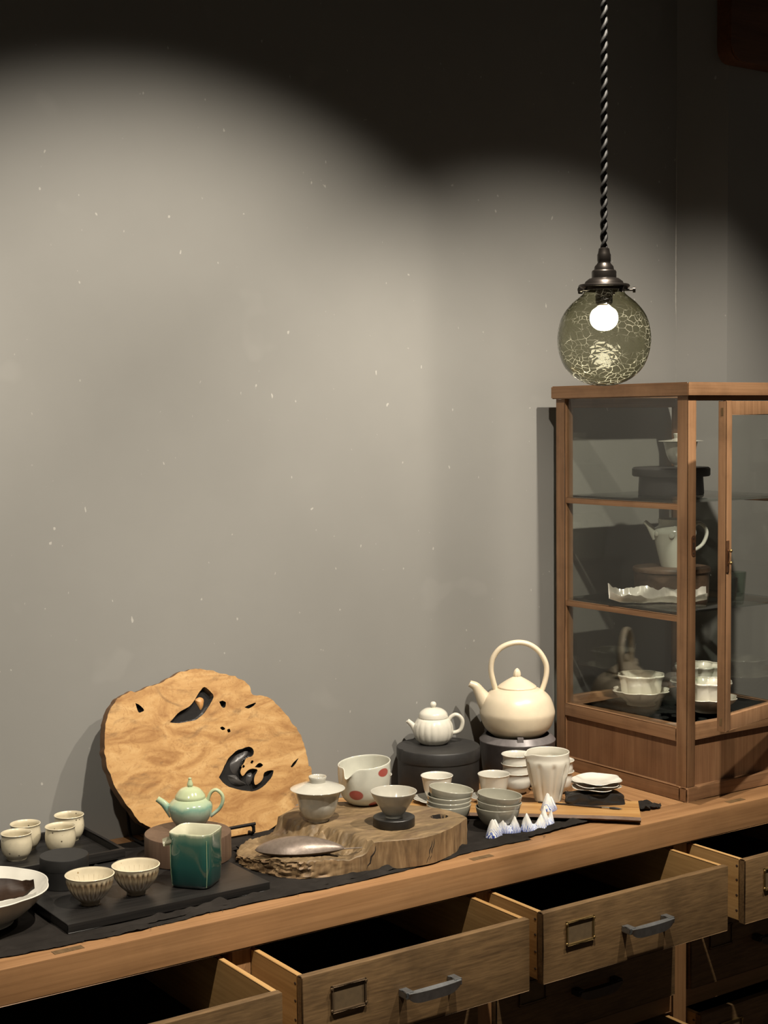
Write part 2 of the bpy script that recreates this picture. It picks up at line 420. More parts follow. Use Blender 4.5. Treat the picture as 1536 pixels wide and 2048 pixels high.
for s in (0, 1):
    yo = i0+.002 if s == 0 else CD-i0-.018
    box('lower_rail', (xl0, xl1, yo, yo+.02, cz(.876), cz(.9085)), W_cab('X'), cab, .0012)
    box('base_panel', (xl0, xl1, yo+.007, yo+.013, cz(.778), cz(.8765)), W_cabdark('Z'), cab, 0)
box('upper_rail', (xl0, xl1, i0+.004, i0+.018, cz(1.577), cz(1.5865)), W_cab('X'), cab, .001)
box('upper_rail', (xl0, xl1, CD-i0-.016, CD-i0-.002, cz(1.566), cz(1.5865)), W_cab('X'), cab, .001)
box('back_pane', (xl0, xl1, CD-i0-.0105, CD-i0-.0075, cz(.908), cz(1.568)), M_pane, cab, 0)
box('cabinet_floor', (i0+.017, CWd-i0-.017, i0+.022, CD-i0-.02, cz(.888), cz(.8975)), W_cab('X'), cab, .0)
for z in (1.3652, 1.1334):
    box('glass_shelf', (i0+.004+.01, CWd-i0-.014, i0+pt_+.012, CD-i0-.022, cz(z)+.0002, cz(z)+.0052), M_shelfg, cab, .0008)
# top frame with mitred front corner and a pane
tw = .052
def mitre(name, pts, ax):
    bm = prism(pts, cz(1.586), cz(1.6145)); bmesh.ops.bevel(bm, geom=bm.edges[:], offset=.002, segments=2, affect='EDGES'); obj(name, bm, W_cab(ax), cab, auto=35)
A, B, Cc, D = (-.003, -.003), (CWd+.003, -.003), (CWd+.003, CD), (-.003, CD)
a, b, c, d = (tw, tw), (CWd-tw, tw), (CWd-tw, CD-tw), (tw, CD-tw)
mitre('top_frame', [A, B, b, a], 'X'); mitre('top_frame', [B, Cc, c, b], 'Y'); mitre('top_frame', [Cc, D, d, c], 'X'); mitre('top_frame', [D, A, a, d], 'Y')
box('top_pane', (tw-.004, CWd-tw+.004, tw-.004, CD-tw+.004, cz(1.597), cz(1.601)), M_pane, cab, 0)
# dowel mark and keeper plate on the front post
M_copper = plain('old_copper', (.23, .115, .06), .45, .75)
kp = obj('latch_keeper', prism([(.006*math.cos(a) if True else 0, .006*math.sin(a)+(.0155 if math.sin(a) >= 0 else -.0155)) for a in [2*PI*i/20 for i in range(20)]], 0, .0012), M_copper, cab)
kp.rotation_euler = (PI/2, 0, 0); kp.location = (i0+ps-.0075, i0, on(1385, 1092, 1, cy0+i0).z-CT)
kb = obj('latch_slot', bx(-.0022, .0022, -.007, .007, .0009, .0020, bev=0), M_nail, kp)
for s in (-1, 1): obj('screw', lathe([(0, .002), (.0018, .0018), (.002, .0010), (0, .0010)], 8, None, None, (0, s*.0152, 0)), M_nail, kp)
# door
DW, zd0, zd1 = .388, .9125, 1.5755
dh = zd1-zd0; th = .0185; sw = .022
bm = bmesh.new()
box_to(bm, -DW, -DW+sw, -th, 0, 0, dh, bev=.0012); box_to(bm, -sw, 0, -th, 0, 0, dh, bev=.0012)
box_to(bm, -DW+sw, -sw, -th+.001, -.001, dh-.0285, dh-.0005, bev=.0012); box_to(bm, -DW+sw, -sw, -th+.001, -.001, .0005, .031, bev=.0012)
door = obj('door', bm, W_cab('Z'), cab, auto=35); door.location = (CWd-.018, i0-.0012, cz(zd0)); door.rotation_euler = (0, 0, math.radians(12.3))
obj('door_pane', bx(-DW+sw-.003, -sw+.003, -th*.5-.0015, -th*.5+.0015, .028, dh-.026, bev=0), M_pane, door)
obj('tenon_end', bx(-DW-.0004, -DW+.002, -th*.62, -th*.3, .012, .027, bev=0), W_front('Z'), door)
obj('tenon_end', bx(-DW-.0004, -DW+.002, -th*.62, -th*.3, dh-.030, dh-.014, bev=0), W_front('Z'), door)
zl = .355
obj('latch_plate', bx(-DW+.001, -DW+.0105, -th-.0014, -th, zl-.034, zl+.03), M_copper, door)
obj('latch_bolt', bx(-DW+.003, -DW+.0085, -th-.004, -th-.001, zl-.018, zl+.012), M_copper, door)
for dz in (-.014, .010): obj('latch_knob', lathe(crv([(.0012, 0), (.0014, .004), (.003, .0055), (.0034, .0075), (.0022, .0095), (0, .0102)], 3), 12, lambda x, y, z, t_: (-DW+.006+x, -th-.001-z, zl+dz+y)), M_brass, door)

# ------------------------------------------------------------------ black cloth on the counter
def clothmat(name, col):
    m, nt, b = newmat(name)
    v = coords(nt, False); wv = nd(nt, 'ShaderNodeTexWave', Scale=420.0, Distortion=1.5); lk(nt, v, wv.inputs['Vector'])
    n = noise_t(nt, v, 22, 4); lk(nt, ramp(nt, n, [(.3, tuple(x*.7 for x in col)), (.7, tuple(x*1.3 for x in col))]), b.inputs['Base Color'])
    b.inputs['Roughness'].default_value = .9;  b.inputs['Specular IOR Level'].default_value = .15
    bump(nt, b, wv.outputs['Fac'], .25, .0006); return m
M_cloth = clothmat('black_linen', (.038, .033, .029))
fpx = [(-420, 2005), (-200, 1957), (0, 1911), (120, 1888), (240, 1864), (330, 1843), (400, 1825), (520, 1798), (640, 1775), (740, 1753), (800, 1738), (880, 1718), (930, 1702), (985, 1690), (1040, 1679), (1100, 1666), (1150, 1651), (1200, 1641), (1262, 1630)]
fe = [G(x, y, CT+.002) for x, y in fpx]
def front_y(X):
    for p, q in zip(fe, fe[1:]):
        if p.x <= X <= q.x: return p.y+(q.y-p.y)*(X-p.x)/(q.x-p.x)
    return fe[0].y if X < fe[0].x else fe[-1].y
def cloth_sheet(xa, xb, nx, nv, backf, dy, zoff, seed, hump):
    bm = bmesh.new(); rows = []
    for i in range(nx+1):
        X = xa+(xb-xa)*i/nx; yf = max(front_y(X)+dy+.0035*fbm((X, seed, 0), 22), YF+.006); yb = backf(X); col = []
        for j in range(nv+1):
            v = (j/nv)**1.7; Y = yf+(yb-yf)*v
            d = Y-yf
            z = CT+.0012+zoff+.0018*max(0, fbm((X, Y, seed), 9)+.3)+.0010*max(0, fbm((X*.5, Y, seed+4), 40))
            z += hump*(.35+max(0, fbm((X, seed, 3), 13)+.35))*math.exp(-((d-.012)/.008)**2)
            if d < .0005: z += .002*abs(fbm((X, 9, seed), 60))
            col.append(bm.verts.new((X+.001*fbm((X, Y, 5), 40), Y, z)))
        rows.append(col)
    for a, b in zip(rows, rows[1:]):
        for j in range(nv): bm.faces.new((a[j], b[j], b[j+1], a[j+1]))
    geo = bmesh.ops.solidify(bm, geom=bm.faces[:], thickness=-.0009)
    return bm
clo = thing('table_cloth', 'crumpled black linen runner with frayed edge spread along the counter', 'cloth', (0, 0, 0))
bend = lambda X: min(WY-.03, WY-.05 if X < 1.55 else WY-.05-(X-1.55)*.72)
obj('cloth_sheet', cloth_sheet(.62, 2.06, 420, 34, bend, .002, .0008, 1, .0100), M_cloth, clo)
obj('folded_hem', cloth_sheet(.62, 1.80, 380, 6, lambda X: front_y(X)+.035, -.010, -.0006, 7, .0060), M_cloth, clo)
bm = bmesh.new()
for i in range(26):
    X = R.uniform(.76, 1.85); y = max(front_y(X)-.006, YF+.004); p = Vector((X, y, CT+.002)); L = R.uniform(.008, .024); an = R.uniform(-2.6, -.5)
    pts = []
    for k in range(7):
        pts.append(p.copy()); an += R.uniform(-.6, .6); p = p+Vector((math.cos(an)*L/6, math.sin(an)*L/8, R.uniform(-.0003, .0007))); p.z = max(p.z, CT+.0008)
        p.y = max(p.y, YF+.002)
    tube(bm, pts, .00028, 4)
setp(obj('loose_threads', bm, M_cloth, clo), kind='stuff')
# small rag scrap past the plank end
rp = G(1296, 1616, CT)
bm = bmesh.new(); rows = []
for i in range(11):
    rows.append([bm.verts.new((-.03+.05*i/10+.006*fbm((i*.3, j*.3, 1), 1.3), -.03+.05*j/8+.006*fbm((i*.3, j*.3, 4), 1.3), .002+.008*max(0, fbm((i*.3, j*.3, 8), 1.6)+.25))) for j in range(9)])
for a, b in zip(rows, rows[1:]):
    for j in range(8): bm.faces.new((a[j], b[j], b[j+1], a[j+1]))
bmesh.ops.solidify(bm, geom=bm.faces[:], thickness=-.0012)
setp(obj('cloth_scrap', bm, M_cloth, loc=(rp.x, rp.y+.012, CT+.0005)), 'crumpled black scrap of cloth at the tip of the honey plank', 'cloth')
CL = CT+.0035     # cloth surface

# ------------------------------------------------------------------ shared builders for pottery (sizes given in photo pixels, scaled by depth)
RZ = -YAW                         # local X then runs along picture right, local Y away
def sc(pts, s): return [(a*s, b*s) for a, b in pts]
def pot(name, label, cat, p, s, outer, t, floor, mat, group=None, seg=48, fn=None, rz=RZ, n=5, parent=None):
    o = crv(sc(outer, s), n) if n else sc(outer, s)
    bm = lathe(vessel(o, t*s, floor*s), seg, fn)
    ob = obj(name, bm, mat, parent, auto=50)
    if parent is None: ob.location = p; ob.rotation_euler = (0, 0, rz); setp(ob, label, cat, group)
    return ob
def teapot(name, label, p, s, body, lid, knob, spout, spr, handle, hr, mat, knobmat=None, fn=None, flat=1.3, seg=56, rz=RZ):
    t = thing(name, label, 'teapot' if 'kettle' not in name else 'kettle', p, rz)
    bd = obj('body', lathe([(0, 0)]+crv(sc(body, s), 5)+[(0, body[-1][1]*s)], seg, fn), mat, t, auto=60)
    if lid: 
        l = obj('lid', lathe([(0, lid[0][1]*s)]+crv(sc(lid, s), 5)+[(0, lid[-1][1]*s)], seg), mat, t, auto=60)
        obj('knob', lathe([(0, knob[0][1]*s)]+crv(sc(knob, s), 4), 20), knobmat or mat, l)
    sp = [(x*s, 0, z*s) for x, z in spout]; sp = crv(sp, 5)
    rr_ = [r[0] for r in crv([(q*s,) for q in spr], 5)]
    obj('spout', tube(bmesh.new(), sp, rr_, 16, hollow=.006), mat, t, auto=60)
    hp = crv([(x*s, 0, z*s) for x, z in handle], 6)
    obj('handle', tube(bmesh.new(), hp, hr*s, 12, flat, upv=(0, 1, 0)), mat, t)
    return t

M_white = ceramic('white_porcelain', (.64, .62, .55), .2, var=.03, coat=.5)
M_cream = ceramic('cream_matte_glaze', (.72, .62, .46), .33, var=.05, coat=.15)
M_offwhite = ceramic('off_white_glaze', (.66, .635, .55), .2, var=.03, coat=.5)
M_pale = ceramic('pale_celadon_white', (.54, .54, .47), .18, var=.04, coat=.5)
M_greyg = ceramic('grey_green_glaze', (.36, .35, .285), .16, var=.06, coat=.6)
M_greyl = ceramic('light_grey_glaze', (.41, .395, .34), .16, var=.05, coat=.6)
M_speck = ceramic('speckled_cream_glaze', (.56, .50, .36), .28, spots=((.06, .045, .03), 75), var=.12, coat=.3)
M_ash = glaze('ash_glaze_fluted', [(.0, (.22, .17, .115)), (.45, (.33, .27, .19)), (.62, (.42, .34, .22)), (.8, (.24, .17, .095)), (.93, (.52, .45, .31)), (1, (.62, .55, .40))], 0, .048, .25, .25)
M_ashin = ceramic('ash_glaze_inside', (.56, .50, .37), .25, spots=((.28, .2, .1), 60), var=.1)
M_black_ceramic = plain('black_lacquered_wood', (.014, .0135, .013), .42, 0, .05)

# ------------------------------------------------------------------ left group: tray with four cups
TX0, TX1, TY0, TY1 = .62, 1.097, 2.398, 2.586
TZ = .7755
tr = thing('serving_tray', 'black rectangular wooden tray holding four speckled cups by the wall', 'tray', (0, 0, 0))
for fy in (2.50, 2.555): obj('tray_foot', bx(TX0+.03, TX1-.03, fy, fy+.014, CL, TZ+.001), W_black('X'), tr)
obj('tray_floor', bx(TX0, TX1, TY0, TY1, TZ, TZ+.004), W_black('X'), tr)
for d in ((TX0, TX1, TY0, TY0+.008), (TX0, TX1, TY1-.008, TY1)):
    obj('long_rim', bx(*d, TZ+.0005, TZ+.0165), W_black('X'), tr, auto=35)
for d in ((TX0, TX0+.008, TY0+.008, TY1-.008), (TX1-.008, TX1, TY0+.008, TY1-.008)):
    obj('short_rim', bx(*d, TZ+.0005, TZ+.0165), W_black('Y'), tr, auto=35)
cupprof = [(19, 0), (20, 3), (26, 11), (29.5, 22), (30, 33), (28.6, 44), (28.8, 48), (30.3, 51)]
CL_ = 'speckled cream tea cup on the black tray, '
cups = [((34, 1717), CL_+'the one closest to the white lobed dish'), ((51.6, 1697.5), CL_+'by the wall beyond the dish'), ((121.6, 1703), CL_+'right behind the low round black box'), ((139, 1679), CL_+'by the wall beside the burl slab')]
c0 = None; s0 = S(G(90, 1700, TZ))
for (x, y), clab in cups:
    p = G(x, y, TZ+.0045)
    if c0 is None: c0 = pot('tea_cup', clab, 'cup', p, s0, cupprof, 2.2, 5, M_speck, 'four speckled cups on the black tray')
    else: dup(c0, p, R.uniform(0, 6), clab)
# black board
bz0 = CL; bz1 = .768
bo = thing('display_board', 'flat black wooden board carrying fluted bowls and the green pitcher', 'board', (0, 0, 0))
n_ = G(135, 1850, bz1); r_ = G(538, 1764, bz1)
obj('board_panel', bx(n_.x, r_.x+.002, n_.y, 2.468, bz0, bz1, bev=.0012), W_black('X'), bo, auto=35)
BZ = bz1+.0002
# round black box
p = G(129.5, 1768, BZ); s = S(p)
rb = thing('round_box', 'low round black lacquer box in front of the cup tray', 'box', (p.x, p.y-.0, BZ), RZ)
obj('box_body', lathe([(0, 0), (47*s, 0), (48*s, .8*s), (48*s, 36*s), (0, 36*s)], 64), M_black_ceramic, rb, auto=40)
obj('box_lid', lathe([(0, 36.4*s), (48.3*s, 36.4*s), (48.3*s, 58*s), (47.3*s, 60*s), (0, 60*s)], 64), M_black_ceramic, rb, auto=40)
# flat black coaster
p = G(226, 1736, BZ); s = S(p)
setp(obj('coaster', lathe([(0, 0), (34*s, 0), (37*s, 2*s), (38*s, 6*s), (36.5*s, 6.6*s), (34*s, 4*s), (0, 3.6*s)], 56), M_black_ceramic, loc=p, auto=40), 'thin round black coaster lying between round box and brown riser', 'coaster')
# fluted bowls
def flute(n, amp, z0, z1):
    def f(x, y, z, t):
        r = math.hypot(x, y)
        if r < 1e-6 or z < z0 or z > z1: return (x, y, z)
        k = 1 + amp*(abs(math.cos(n*t/2))-.6)*min(1, (z-z0)/(.006))*min(1, (z1-z)/.006)
        return (x*k, y*k, z)
    return f
for (x, y, sz), lab in (((180.5, 1807, 49), 'fluted ash-glazed tea bowl with brownish ribs beside the white lobed dish'), ((272.5, 1787, 47.8), 'fluted ash-glazed tea bowl with greyer ribs beside the green pitcher')):
    p = G(x, y, BZ); s = S(p)*sz/49
    b = thing('tea_bowl', lab, 'bowl', p, RZ, 'fluted bowls on the black board')
    out = crv(sc([(19, 0), (19.5, 4), (20, 6), (30, 16), (40, 31), (45.5, 46), (48, 57), (49.3, 60)], s), 5)
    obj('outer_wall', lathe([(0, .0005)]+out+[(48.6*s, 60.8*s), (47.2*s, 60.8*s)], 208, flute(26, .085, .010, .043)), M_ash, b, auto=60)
    obj('inner_glaze', lathe([(47.3*s, 60.7*s)]+[(r-2.0*s, z) for r, z in out[::-1] if z > 10*s]+[(14*s, 8.5*s), (0, 8*s)], 64), M_ashin, b)
# green pitcher
p = G(393, 1766, BZ); s = S(p)
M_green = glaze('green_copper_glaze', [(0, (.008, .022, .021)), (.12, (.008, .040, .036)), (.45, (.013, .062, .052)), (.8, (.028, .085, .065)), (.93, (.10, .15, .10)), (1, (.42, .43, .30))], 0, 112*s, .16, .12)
M_greenin = ceramic('pale_green_inside', (.52, .51, .38), .2)
M_edge = ceramic('thin_glaze_edge', (.20, .28, .17), .2)
g = thing('glazed_pitcher', 'square green glazed pitcher with pale rim and small spout', 'pitcher', p, RZ-math.radians(15))
def sq(x, y, z, t):
    n = 5.0; k = (abs(math.cos(t))**n+abs(math.sin(t))**n)**(-1/n); u = z/(110*s)
    tt = max(0, (u-.82)/.18)
    return (x*k*(1+.035*tt), y*k*(1-.05*tt), z)
def sqring(h, hw, ins=0): return [(hw*s, h*s)]
prof = [(0, 1*s), (38*s, 1*s), (40*s, 2*s), (42*s, 8*s), (44*s, 45*s), (43.5*s, 85*s), (44.5*s, 107*s), (44.2*s, 109.5*s), (42.8*s, 110*s)]
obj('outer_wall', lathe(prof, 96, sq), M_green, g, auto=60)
obj('inner_wall', lathe([(42.8*s, 110*s), (41*s, 108*s), (40*s, 80*s), (40*s, 10*s), (0, 9*s)], 96, sq), M_greenin, g, auto=60)
for ax, ay in ((1, -1), (-1, -1), (1, 1), (-1, 1)):
    pts = crv([(ax*f*s, ay*f*s, z*s) for f, z in ((35.6, 4), (37.6, 25), (38.3, 50), (38.2, 78), (38.4, 98))], 4)
    obj('glaze_ridge', tube(bmesh.new(), pts, .9*s, 6), M_edge, g)
# spout: little trough leaving the left side
bm = bmesh.new(); rows = []
for i in range(7):
    u = i/6; cxp = -(36+u*29)*s; zc = (86-4*u)*s; rw = (13.5-2.5*u)*s
    rows.append([(cxp, rw*math.sin(a), zc+rw*.95*(1-math.cos(a))) for a in [(-1+2*k/10)*1.75 for k in range(11)]])
rv = [[bm.verts.new(q) for q in row] for row in rows]
for a, b in zip(rv, rv[1:]):
    for k in range(10): bm.faces.new((a[k], a[k+1], b[k+1], b[k]))
bmesh.ops.solidify(bm, geom=bm.faces[:], thickness=.0018)
spo = obj('spout', bm, M_greenin, g); spo.rotation_euler = (0, 0, math.radians(36))
# brown riser and celadon teapot
p = G(376.5, 1715, BZ); s = S(p)
setp(obj('round_riser', lathe([(0, 0), (85*s, 0), (86.3*s, 1.5*s), (86.3*s, 50.5*s), (85.3*s, 52*s), (0, 52*s)], 80), W_brown('Z'), loc=p, auto=40), 'dark brown round wooden riser under the celadon teapot', 'riser')
p = Vector((p.x, p.y, p.z+52*s+.0002)); q = G(381.5, 1653, p.z); s = S(q)
M_cel = glaze('celadon_glaze', [(0, (.17, .19, .15)), (.3, (.31, .36, .29)), (.55, (.29, .37, .285)), (.70, (.15, .27, .21)), (.80, (.29, .37, .255)), (1, (.36, .41, .25))], -.004, 62*s, .28, .12)
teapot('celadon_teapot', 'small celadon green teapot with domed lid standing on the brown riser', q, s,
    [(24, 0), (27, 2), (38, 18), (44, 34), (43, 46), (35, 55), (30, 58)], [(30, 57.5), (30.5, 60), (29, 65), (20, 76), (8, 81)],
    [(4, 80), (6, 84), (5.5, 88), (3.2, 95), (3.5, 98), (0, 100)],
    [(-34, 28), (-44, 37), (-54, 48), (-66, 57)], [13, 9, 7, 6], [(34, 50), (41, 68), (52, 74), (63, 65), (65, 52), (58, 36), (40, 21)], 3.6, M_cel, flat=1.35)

# white lobed dish with carved wooden scoops, at the counter's left
p = G(-44, 1846, CL+.004); s = S(p)
def lobes(n, amp, zr, ph=0, rip=0):
    def f(x, y, z, t):
        r = math.hypot(x, y)
        if r < 1e-6: return (x, y, z)
        m = min(1, max(0, z/zr)); k = 1+amp*m*(abs(math.cos(n*(t+ph)/2))-.5)
        return (x*k, y*k, z+rip*m*m*math.cos(n*(t+ph)))
    return f
pot('lobed_dish', 'wide white porcelain dish with lobed rim holding brown wooden scoops', 'dish', p, s, [(70, 0), (72, 6), (95, 22), (120, 45), (134, 62), (141, 71)], 3.5, 8, M_white, seg=120, fn=lobes(7, .035, .05, .2))
M_scoop = wood('dark_carved_wood', (.028, .014, .008), (.05, .027, .016), (.075, .042, .026), 'X', .45, 1.2)
def scoop(loc, rz, L, wd, lab, tilt=0):
    bm = bmesh.new(); rows = []; n = 20; m_ = 8
    for i in range(n+1):
        u = i/n; ww = wd*(.35+.65*math.sin(PI*min(1, u*.9+.08)))*(1 if u < .93 else .75); row = []
        for k in range(m_+1):
            v = k/m_*2-1; z = .012*v*v+.010*math.sin(PI*u)+.0015*math.sin(u*40)*(1-v*v)+(.012*max(0, (u-.85)/.15))
            row.append(bm.verts.new(((u-.5)*L, v*ww/2, z)))
        rows.append(row)
    for a, b in zip(rows, rows[1:]):
        for k in range(m_): bm.faces.new((a[k], a[k+1], b[k+1], b[k]))
    bmesh.ops.solidify(bm, geom=bm.faces[:], thickness=.005)
    o = obj('wooden_scoop', bm, M_scoop, loc=loc, auto=50); o.rotation_euler = (tilt, -.10, rz)
    setp(o, lab, 'scoop', 'scoops in the lobed dish'); return o
scoop((p.x+.028, p.y-.004, p.z+.030), RZ+.22, .125, .06, 'dark brown carved scoop with ribbed face lying across the lobed dish', .35)
scoop((p.x-.020, p.y+.042, p.z+.034), RZ-.5, .11, .05, 'dark brown rounded scoop tucked behind the ribbed one in the dish', .2)

# ------------------------------------------------------------------ burl disc leaning on the wall, iron stand
def dpx(q): return (180+q[0]*.2995, 1320+q[1]*.2995)
ybot, ztop, ytop, zbot = 2.468, 1.062, 2.555, CL+.006
slope = (ytop-ybot)/(ztop-zbot)
def on_plane(x, y):
    # plane: Y = ybot + slope*(Z - zbot)
    d = ray(x, y); t = (ybot+slope*(CAM.z-zbot)-CAM.y)/(d.y-slope*d.z); return CAM+d*t
out_c = [(98, 560), (105, 430), (140, 320), (200, 250), (265, 212), (310, 216), (400, 176), (480, 150), (560, 105), (640, 70), (720, 60), (820, 75), (930, 100), (1010, 130), (1060, 165), (1085, 230), (1140, 234), (1200, 260), (1270, 320), (1340, 400), (1400, 490), (1435, 570), (1450, 650), (1457, 705), (1476, 722), (1476, 790), (1450, 860), (1400, 940), (1330, 1020), (1260, 1090), (1170, 1145), (1060, 1185), (940, 1205), (800, 1210), (650, 1195), (500, 1160), (370, 1108), (300, 1040), (220, 930), (160, 830), (120, 720), (100, 640)]
h1 = [(533, 418), (560, 385), (600, 345), (660, 312), (700, 265), (730, 215), (765, 180), (800, 205), (825, 240), (808, 285), (775, 340), (740, 375), (700, 402), (650, 412), (600, 422)]
h2 = [(860, 785), (885, 735), (905, 690), (935, 645), (990, 600), (1060, 580), (1090, 600), (1085, 640), (1045, 655), (1025, 695), (1005, 745), (1020, 775), (1050, 740), (1085, 725), (1120, 735), (1095, 790), (1105, 835), (1150, 800), (1165, 750), (1225, 738), (1205, 790), (1150, 850), (1080, 876), (980, 862), (905, 835)]
h3 = [(303, 288), (330, 300), (362, 335), (340, 350), (320, 345)]
h4 = [(862, 280), (885, 272), (908, 282), (904, 312), (885, 318)]
h5 = [(1032, 318), (1060, 300), (1105, 284), (1092, 305), (1060, 325)]
h6 = [(868, 452), (885, 446), (903, 460), (885, 468)]; h7 = [(915, 465), (932, 458), (938, 478), (922, 484)]
h8 = [(1340, 710), (1362, 680), (1392, 655), (1375, 690), (1350, 716)]
h9 = [(1100, 715), (1130, 688), (1155, 700), (1135, 718)]; h10 = [(1070, 685), (1080, 670), (1092, 675), (1082, 692)]; h11 = [(1012, 712), (1022, 698), (1034, 708), (1025, 722)]
pc = on_plane(*dpx((760, 1000)))
base = Vector((pc.x, ybot, zbot))
nrm = Vector((0, -1, slope)).normalized()     # towards the room
vup = Vector((0, slope, 1)).normalized()
def to2(q):
    v = on_plane(*dpx(q))-base; return Vector((v.x, v.dot(vup)))
def jag(poly, sub, amp, sd):
    o_ = []
    pts = crv([tuple(to2(q)) for q in poly]+[tuple(to2(poly[0]))], sub)[:-1]
    for x, y in pts: o_.append(Vector((x+amp*fbm((x, y, sd), 60, 4), y+amp*fbm((x, y, sd+5), 60, 4))))
    return o_
def P3(v, d): return Vector((v.x, 0, 0)) + vup*v.y + nrm*(-d)
M_burl, nt, b = newmat('burl_wood')
v = coords(nt, False, (1, 1, 1))
n1 = noise_t(nt, coords(nt, False, (9, 9, 26)), 1, 6, .62, 1.6); n2 = noise_t(nt, coords(nt, False, (70, 70, 70)), 1, 5, .65, 2.5); n3 = noise_t(nt, coords(nt, False, (8, 8, 17)), 1, 6, .7, 1.2)
c = ramp(nt, n1, [(.3, (.26, .128, .045)), (.5, (.41, .238, .093)), (.72, (.52, .338, .152))])
c = mixc(nt, ramp(nt, n2, [(.52, (0, 0, 0)), (.72, (.5, .5, .5))]), c, (.20, .09, .03))
c = mixc(nt, ramp(nt, n3, [(.53, (0, 0, 0)), (.70, (.8, .8, .8))]), c, (.13, .072, .034))
lk(nt, c, b.inputs['Base Color']); b.inputs['Roughness'].default_value = .38; bump(nt, b, n2, .2, .001)
M_resin = plain('black_resin_hollow', (.016, .015, .0145), .25, 0, .6, 40)
M_bark = plain('dark_bark_edge', (.11, .055, .022), .7, 0, .8, 60)
disc = thing('burl_slab', 'round live-edge burl wood slab with black hollows leaning on the wall', 'wood slab', base)
TH = .022
bm = bmesh.new(); loops = [jag(out_c, 5, .0022, 1)]+[jag(h, 3, .0009, 3+i) for i, h in enumerate((h1, h2, h3, h4, h5, h6, h7, h8, h9, h10, h11))]
es = []; lv = []
for lp in loops:
    vs2 = [bm.verts.new(P3(q, 0)) for q in lp]; lv.append(vs2)
    es += [bm.edges.new((vs2[i], vs2[(i+1) % len(vs2)])) for i in range(len(vs2))]
bmesh.ops.triangle_fill(bm, use_beauty=True, use_dissolve=False, edges=es, normal=nrm)
for f in bm.faces: f.material_index = 0
ol = lv[0]; back = [bm.verts.new(P3(q*(1.0), TH)) for q in loops[0]]; mid = [bm.verts.new(P3(q*1.006+Vector((0, -.0008)), TH*.45)) for q in loops[0]]
for i in range(len(ol)):
    j = (i+1) % len(ol)
    for A_, B_ in ((ol, mid), (mid, back)):
        f = bm.faces.new((A_[i], A_[j], B_[j], B_[i])); f.material_index = 1
bf = bm.faces.new(back); bf.material_index = 1
for lp, top in zip(loops[1:], lv[1:]):
    cen = sum(lp, Vector((0, 0)))/len(lp)
    lo = [bm.verts.new(P3(cen+(q-cen)*.9, .011)) for q in lp]
    for i in range(len(lp)):
        f = bm.faces.new((top[i], top[(i+1) % len(lp)], lo[(i+1) % len(lp)], lo[i])); f.material_index = 2
obj('burl_face', bm, [M_burl, M_bark, M_resin], disc, auto=40)
bm = bmesh.new()
for lp in loops[1:]:
    cen = sum(lp, Vector((0, 0)))/len(lp); vv = [bm.verts.new(P3(cen+(q-cen)*.93, .0108)) for q in lp]
    e2 = [bm.edges.new((vv[i], vv[(i+1) % len(vv)])) for i in range(len(vv))]
    bmesh.ops.triangle_fill(bm, use_beauty=True, edges=e2, normal=nrm)
obj('hollow_fill', bm, M_resin, disc)
# ragged ridges in the two large hollows
M_burl2 = plain('burl_ridge_wood', (.42, .21, .07), .5, 0, .5, 60)
def blob(poly, mat, hgt, nm):
    lp = jag(poly, 3, .0012, 21); bm = bmesh.new(); cen = sum(lp, Vector((0, 0)))/len(lp)
    bo_ = [bm.verts.new(P3(q, .0105)) for q in lp]; to_ = [bm.verts.new(P3(cen+(q-cen)*.62, .0105-hgt+.0015*fbm((q.x, q.y, 2), 90))) for q in lp]; ce = bm.verts.new(P3(cen, .0105-hgt*1.15))
    for i in range(len(lp)):
        j = (i+1) % len(lp); bm.faces.new((bo_[i], bo_[j], to_[j], to_[i])); bm.faces.new((to_[i], to_[j], ce))
    obj(nm, bm, mat, disc)
M_resin2 = plain('grey_resin_ridge', (.045, .042, .04), .35, 0, .7, 50)
blob([(705, 262), (745, 245), (772, 255), (772, 300), (758, 330), (742, 305)], M_burl2, .004, 'hollow_ridge')
blob([(985, 640), (1035, 605), (1070, 600), (1070, 630), (1030, 655), (1010, 710), (990, 760), (960, 740), (950, 690)], M_resin2, .006, 'hollow_ridge')
blob([(935, 770), (985, 765), (1020, 800), (1060, 830), (1000, 838), (950, 810)], M_resin2, .006, 'hollow_ridge')
blob([(1055, 760), (1088, 742), (1100, 770), (1085, 830), (1060, 820)], M_resin2, .007, 'hollow_ridge')
# iron stand
M_iron = plain('black_iron', (.013, .011, .010), .55, .7)
st = thing('iron_stand', 'black bent iron easel stand holding up the burl slab', 'stand', (0, 0, 0))
def rod(nm, pts, rad=.0032): obj(nm, tube(bmesh.new(), crv(pts, 5), rad, 10), M_iron, st, auto=60)
fr_y = 2.450; pr = on(507, 1648, 1, fr_y); xr_ = pr.x; zr_ = pr.z
xl_ = xr_-.20
for xx in (xl_, xr_):
    rod('side_arm', [(xx, fr_y, zr_-.004), (xx, fr_y-.0005, zr_-.015), (xx, fr_y, CL+.009), (xx, fr_y+.006, CL+.0040), (xx, 2.47, CL+.0035), (xx, 2.57, CL+.0038)])
    rod('back_prop', [(xx, 2.568, CL+.004), (xx, 2.580, .80), (xx, 2.588, .93)])
rod('front_bar', [(xl_, fr_y, zr_-.006), (xl_+.004, fr_y, zr_-.0008), (xl_+.012, fr_y, zr_), (xr_-.012, fr_y, zr_), (xr_-.004, fr_y, zr_-.0008), (xr_, fr_y, zr_-.006)])
rod('foot_bar', [(xl_, 2.50, CL+.0036), (xr_, 2.50, CL+.0036)])

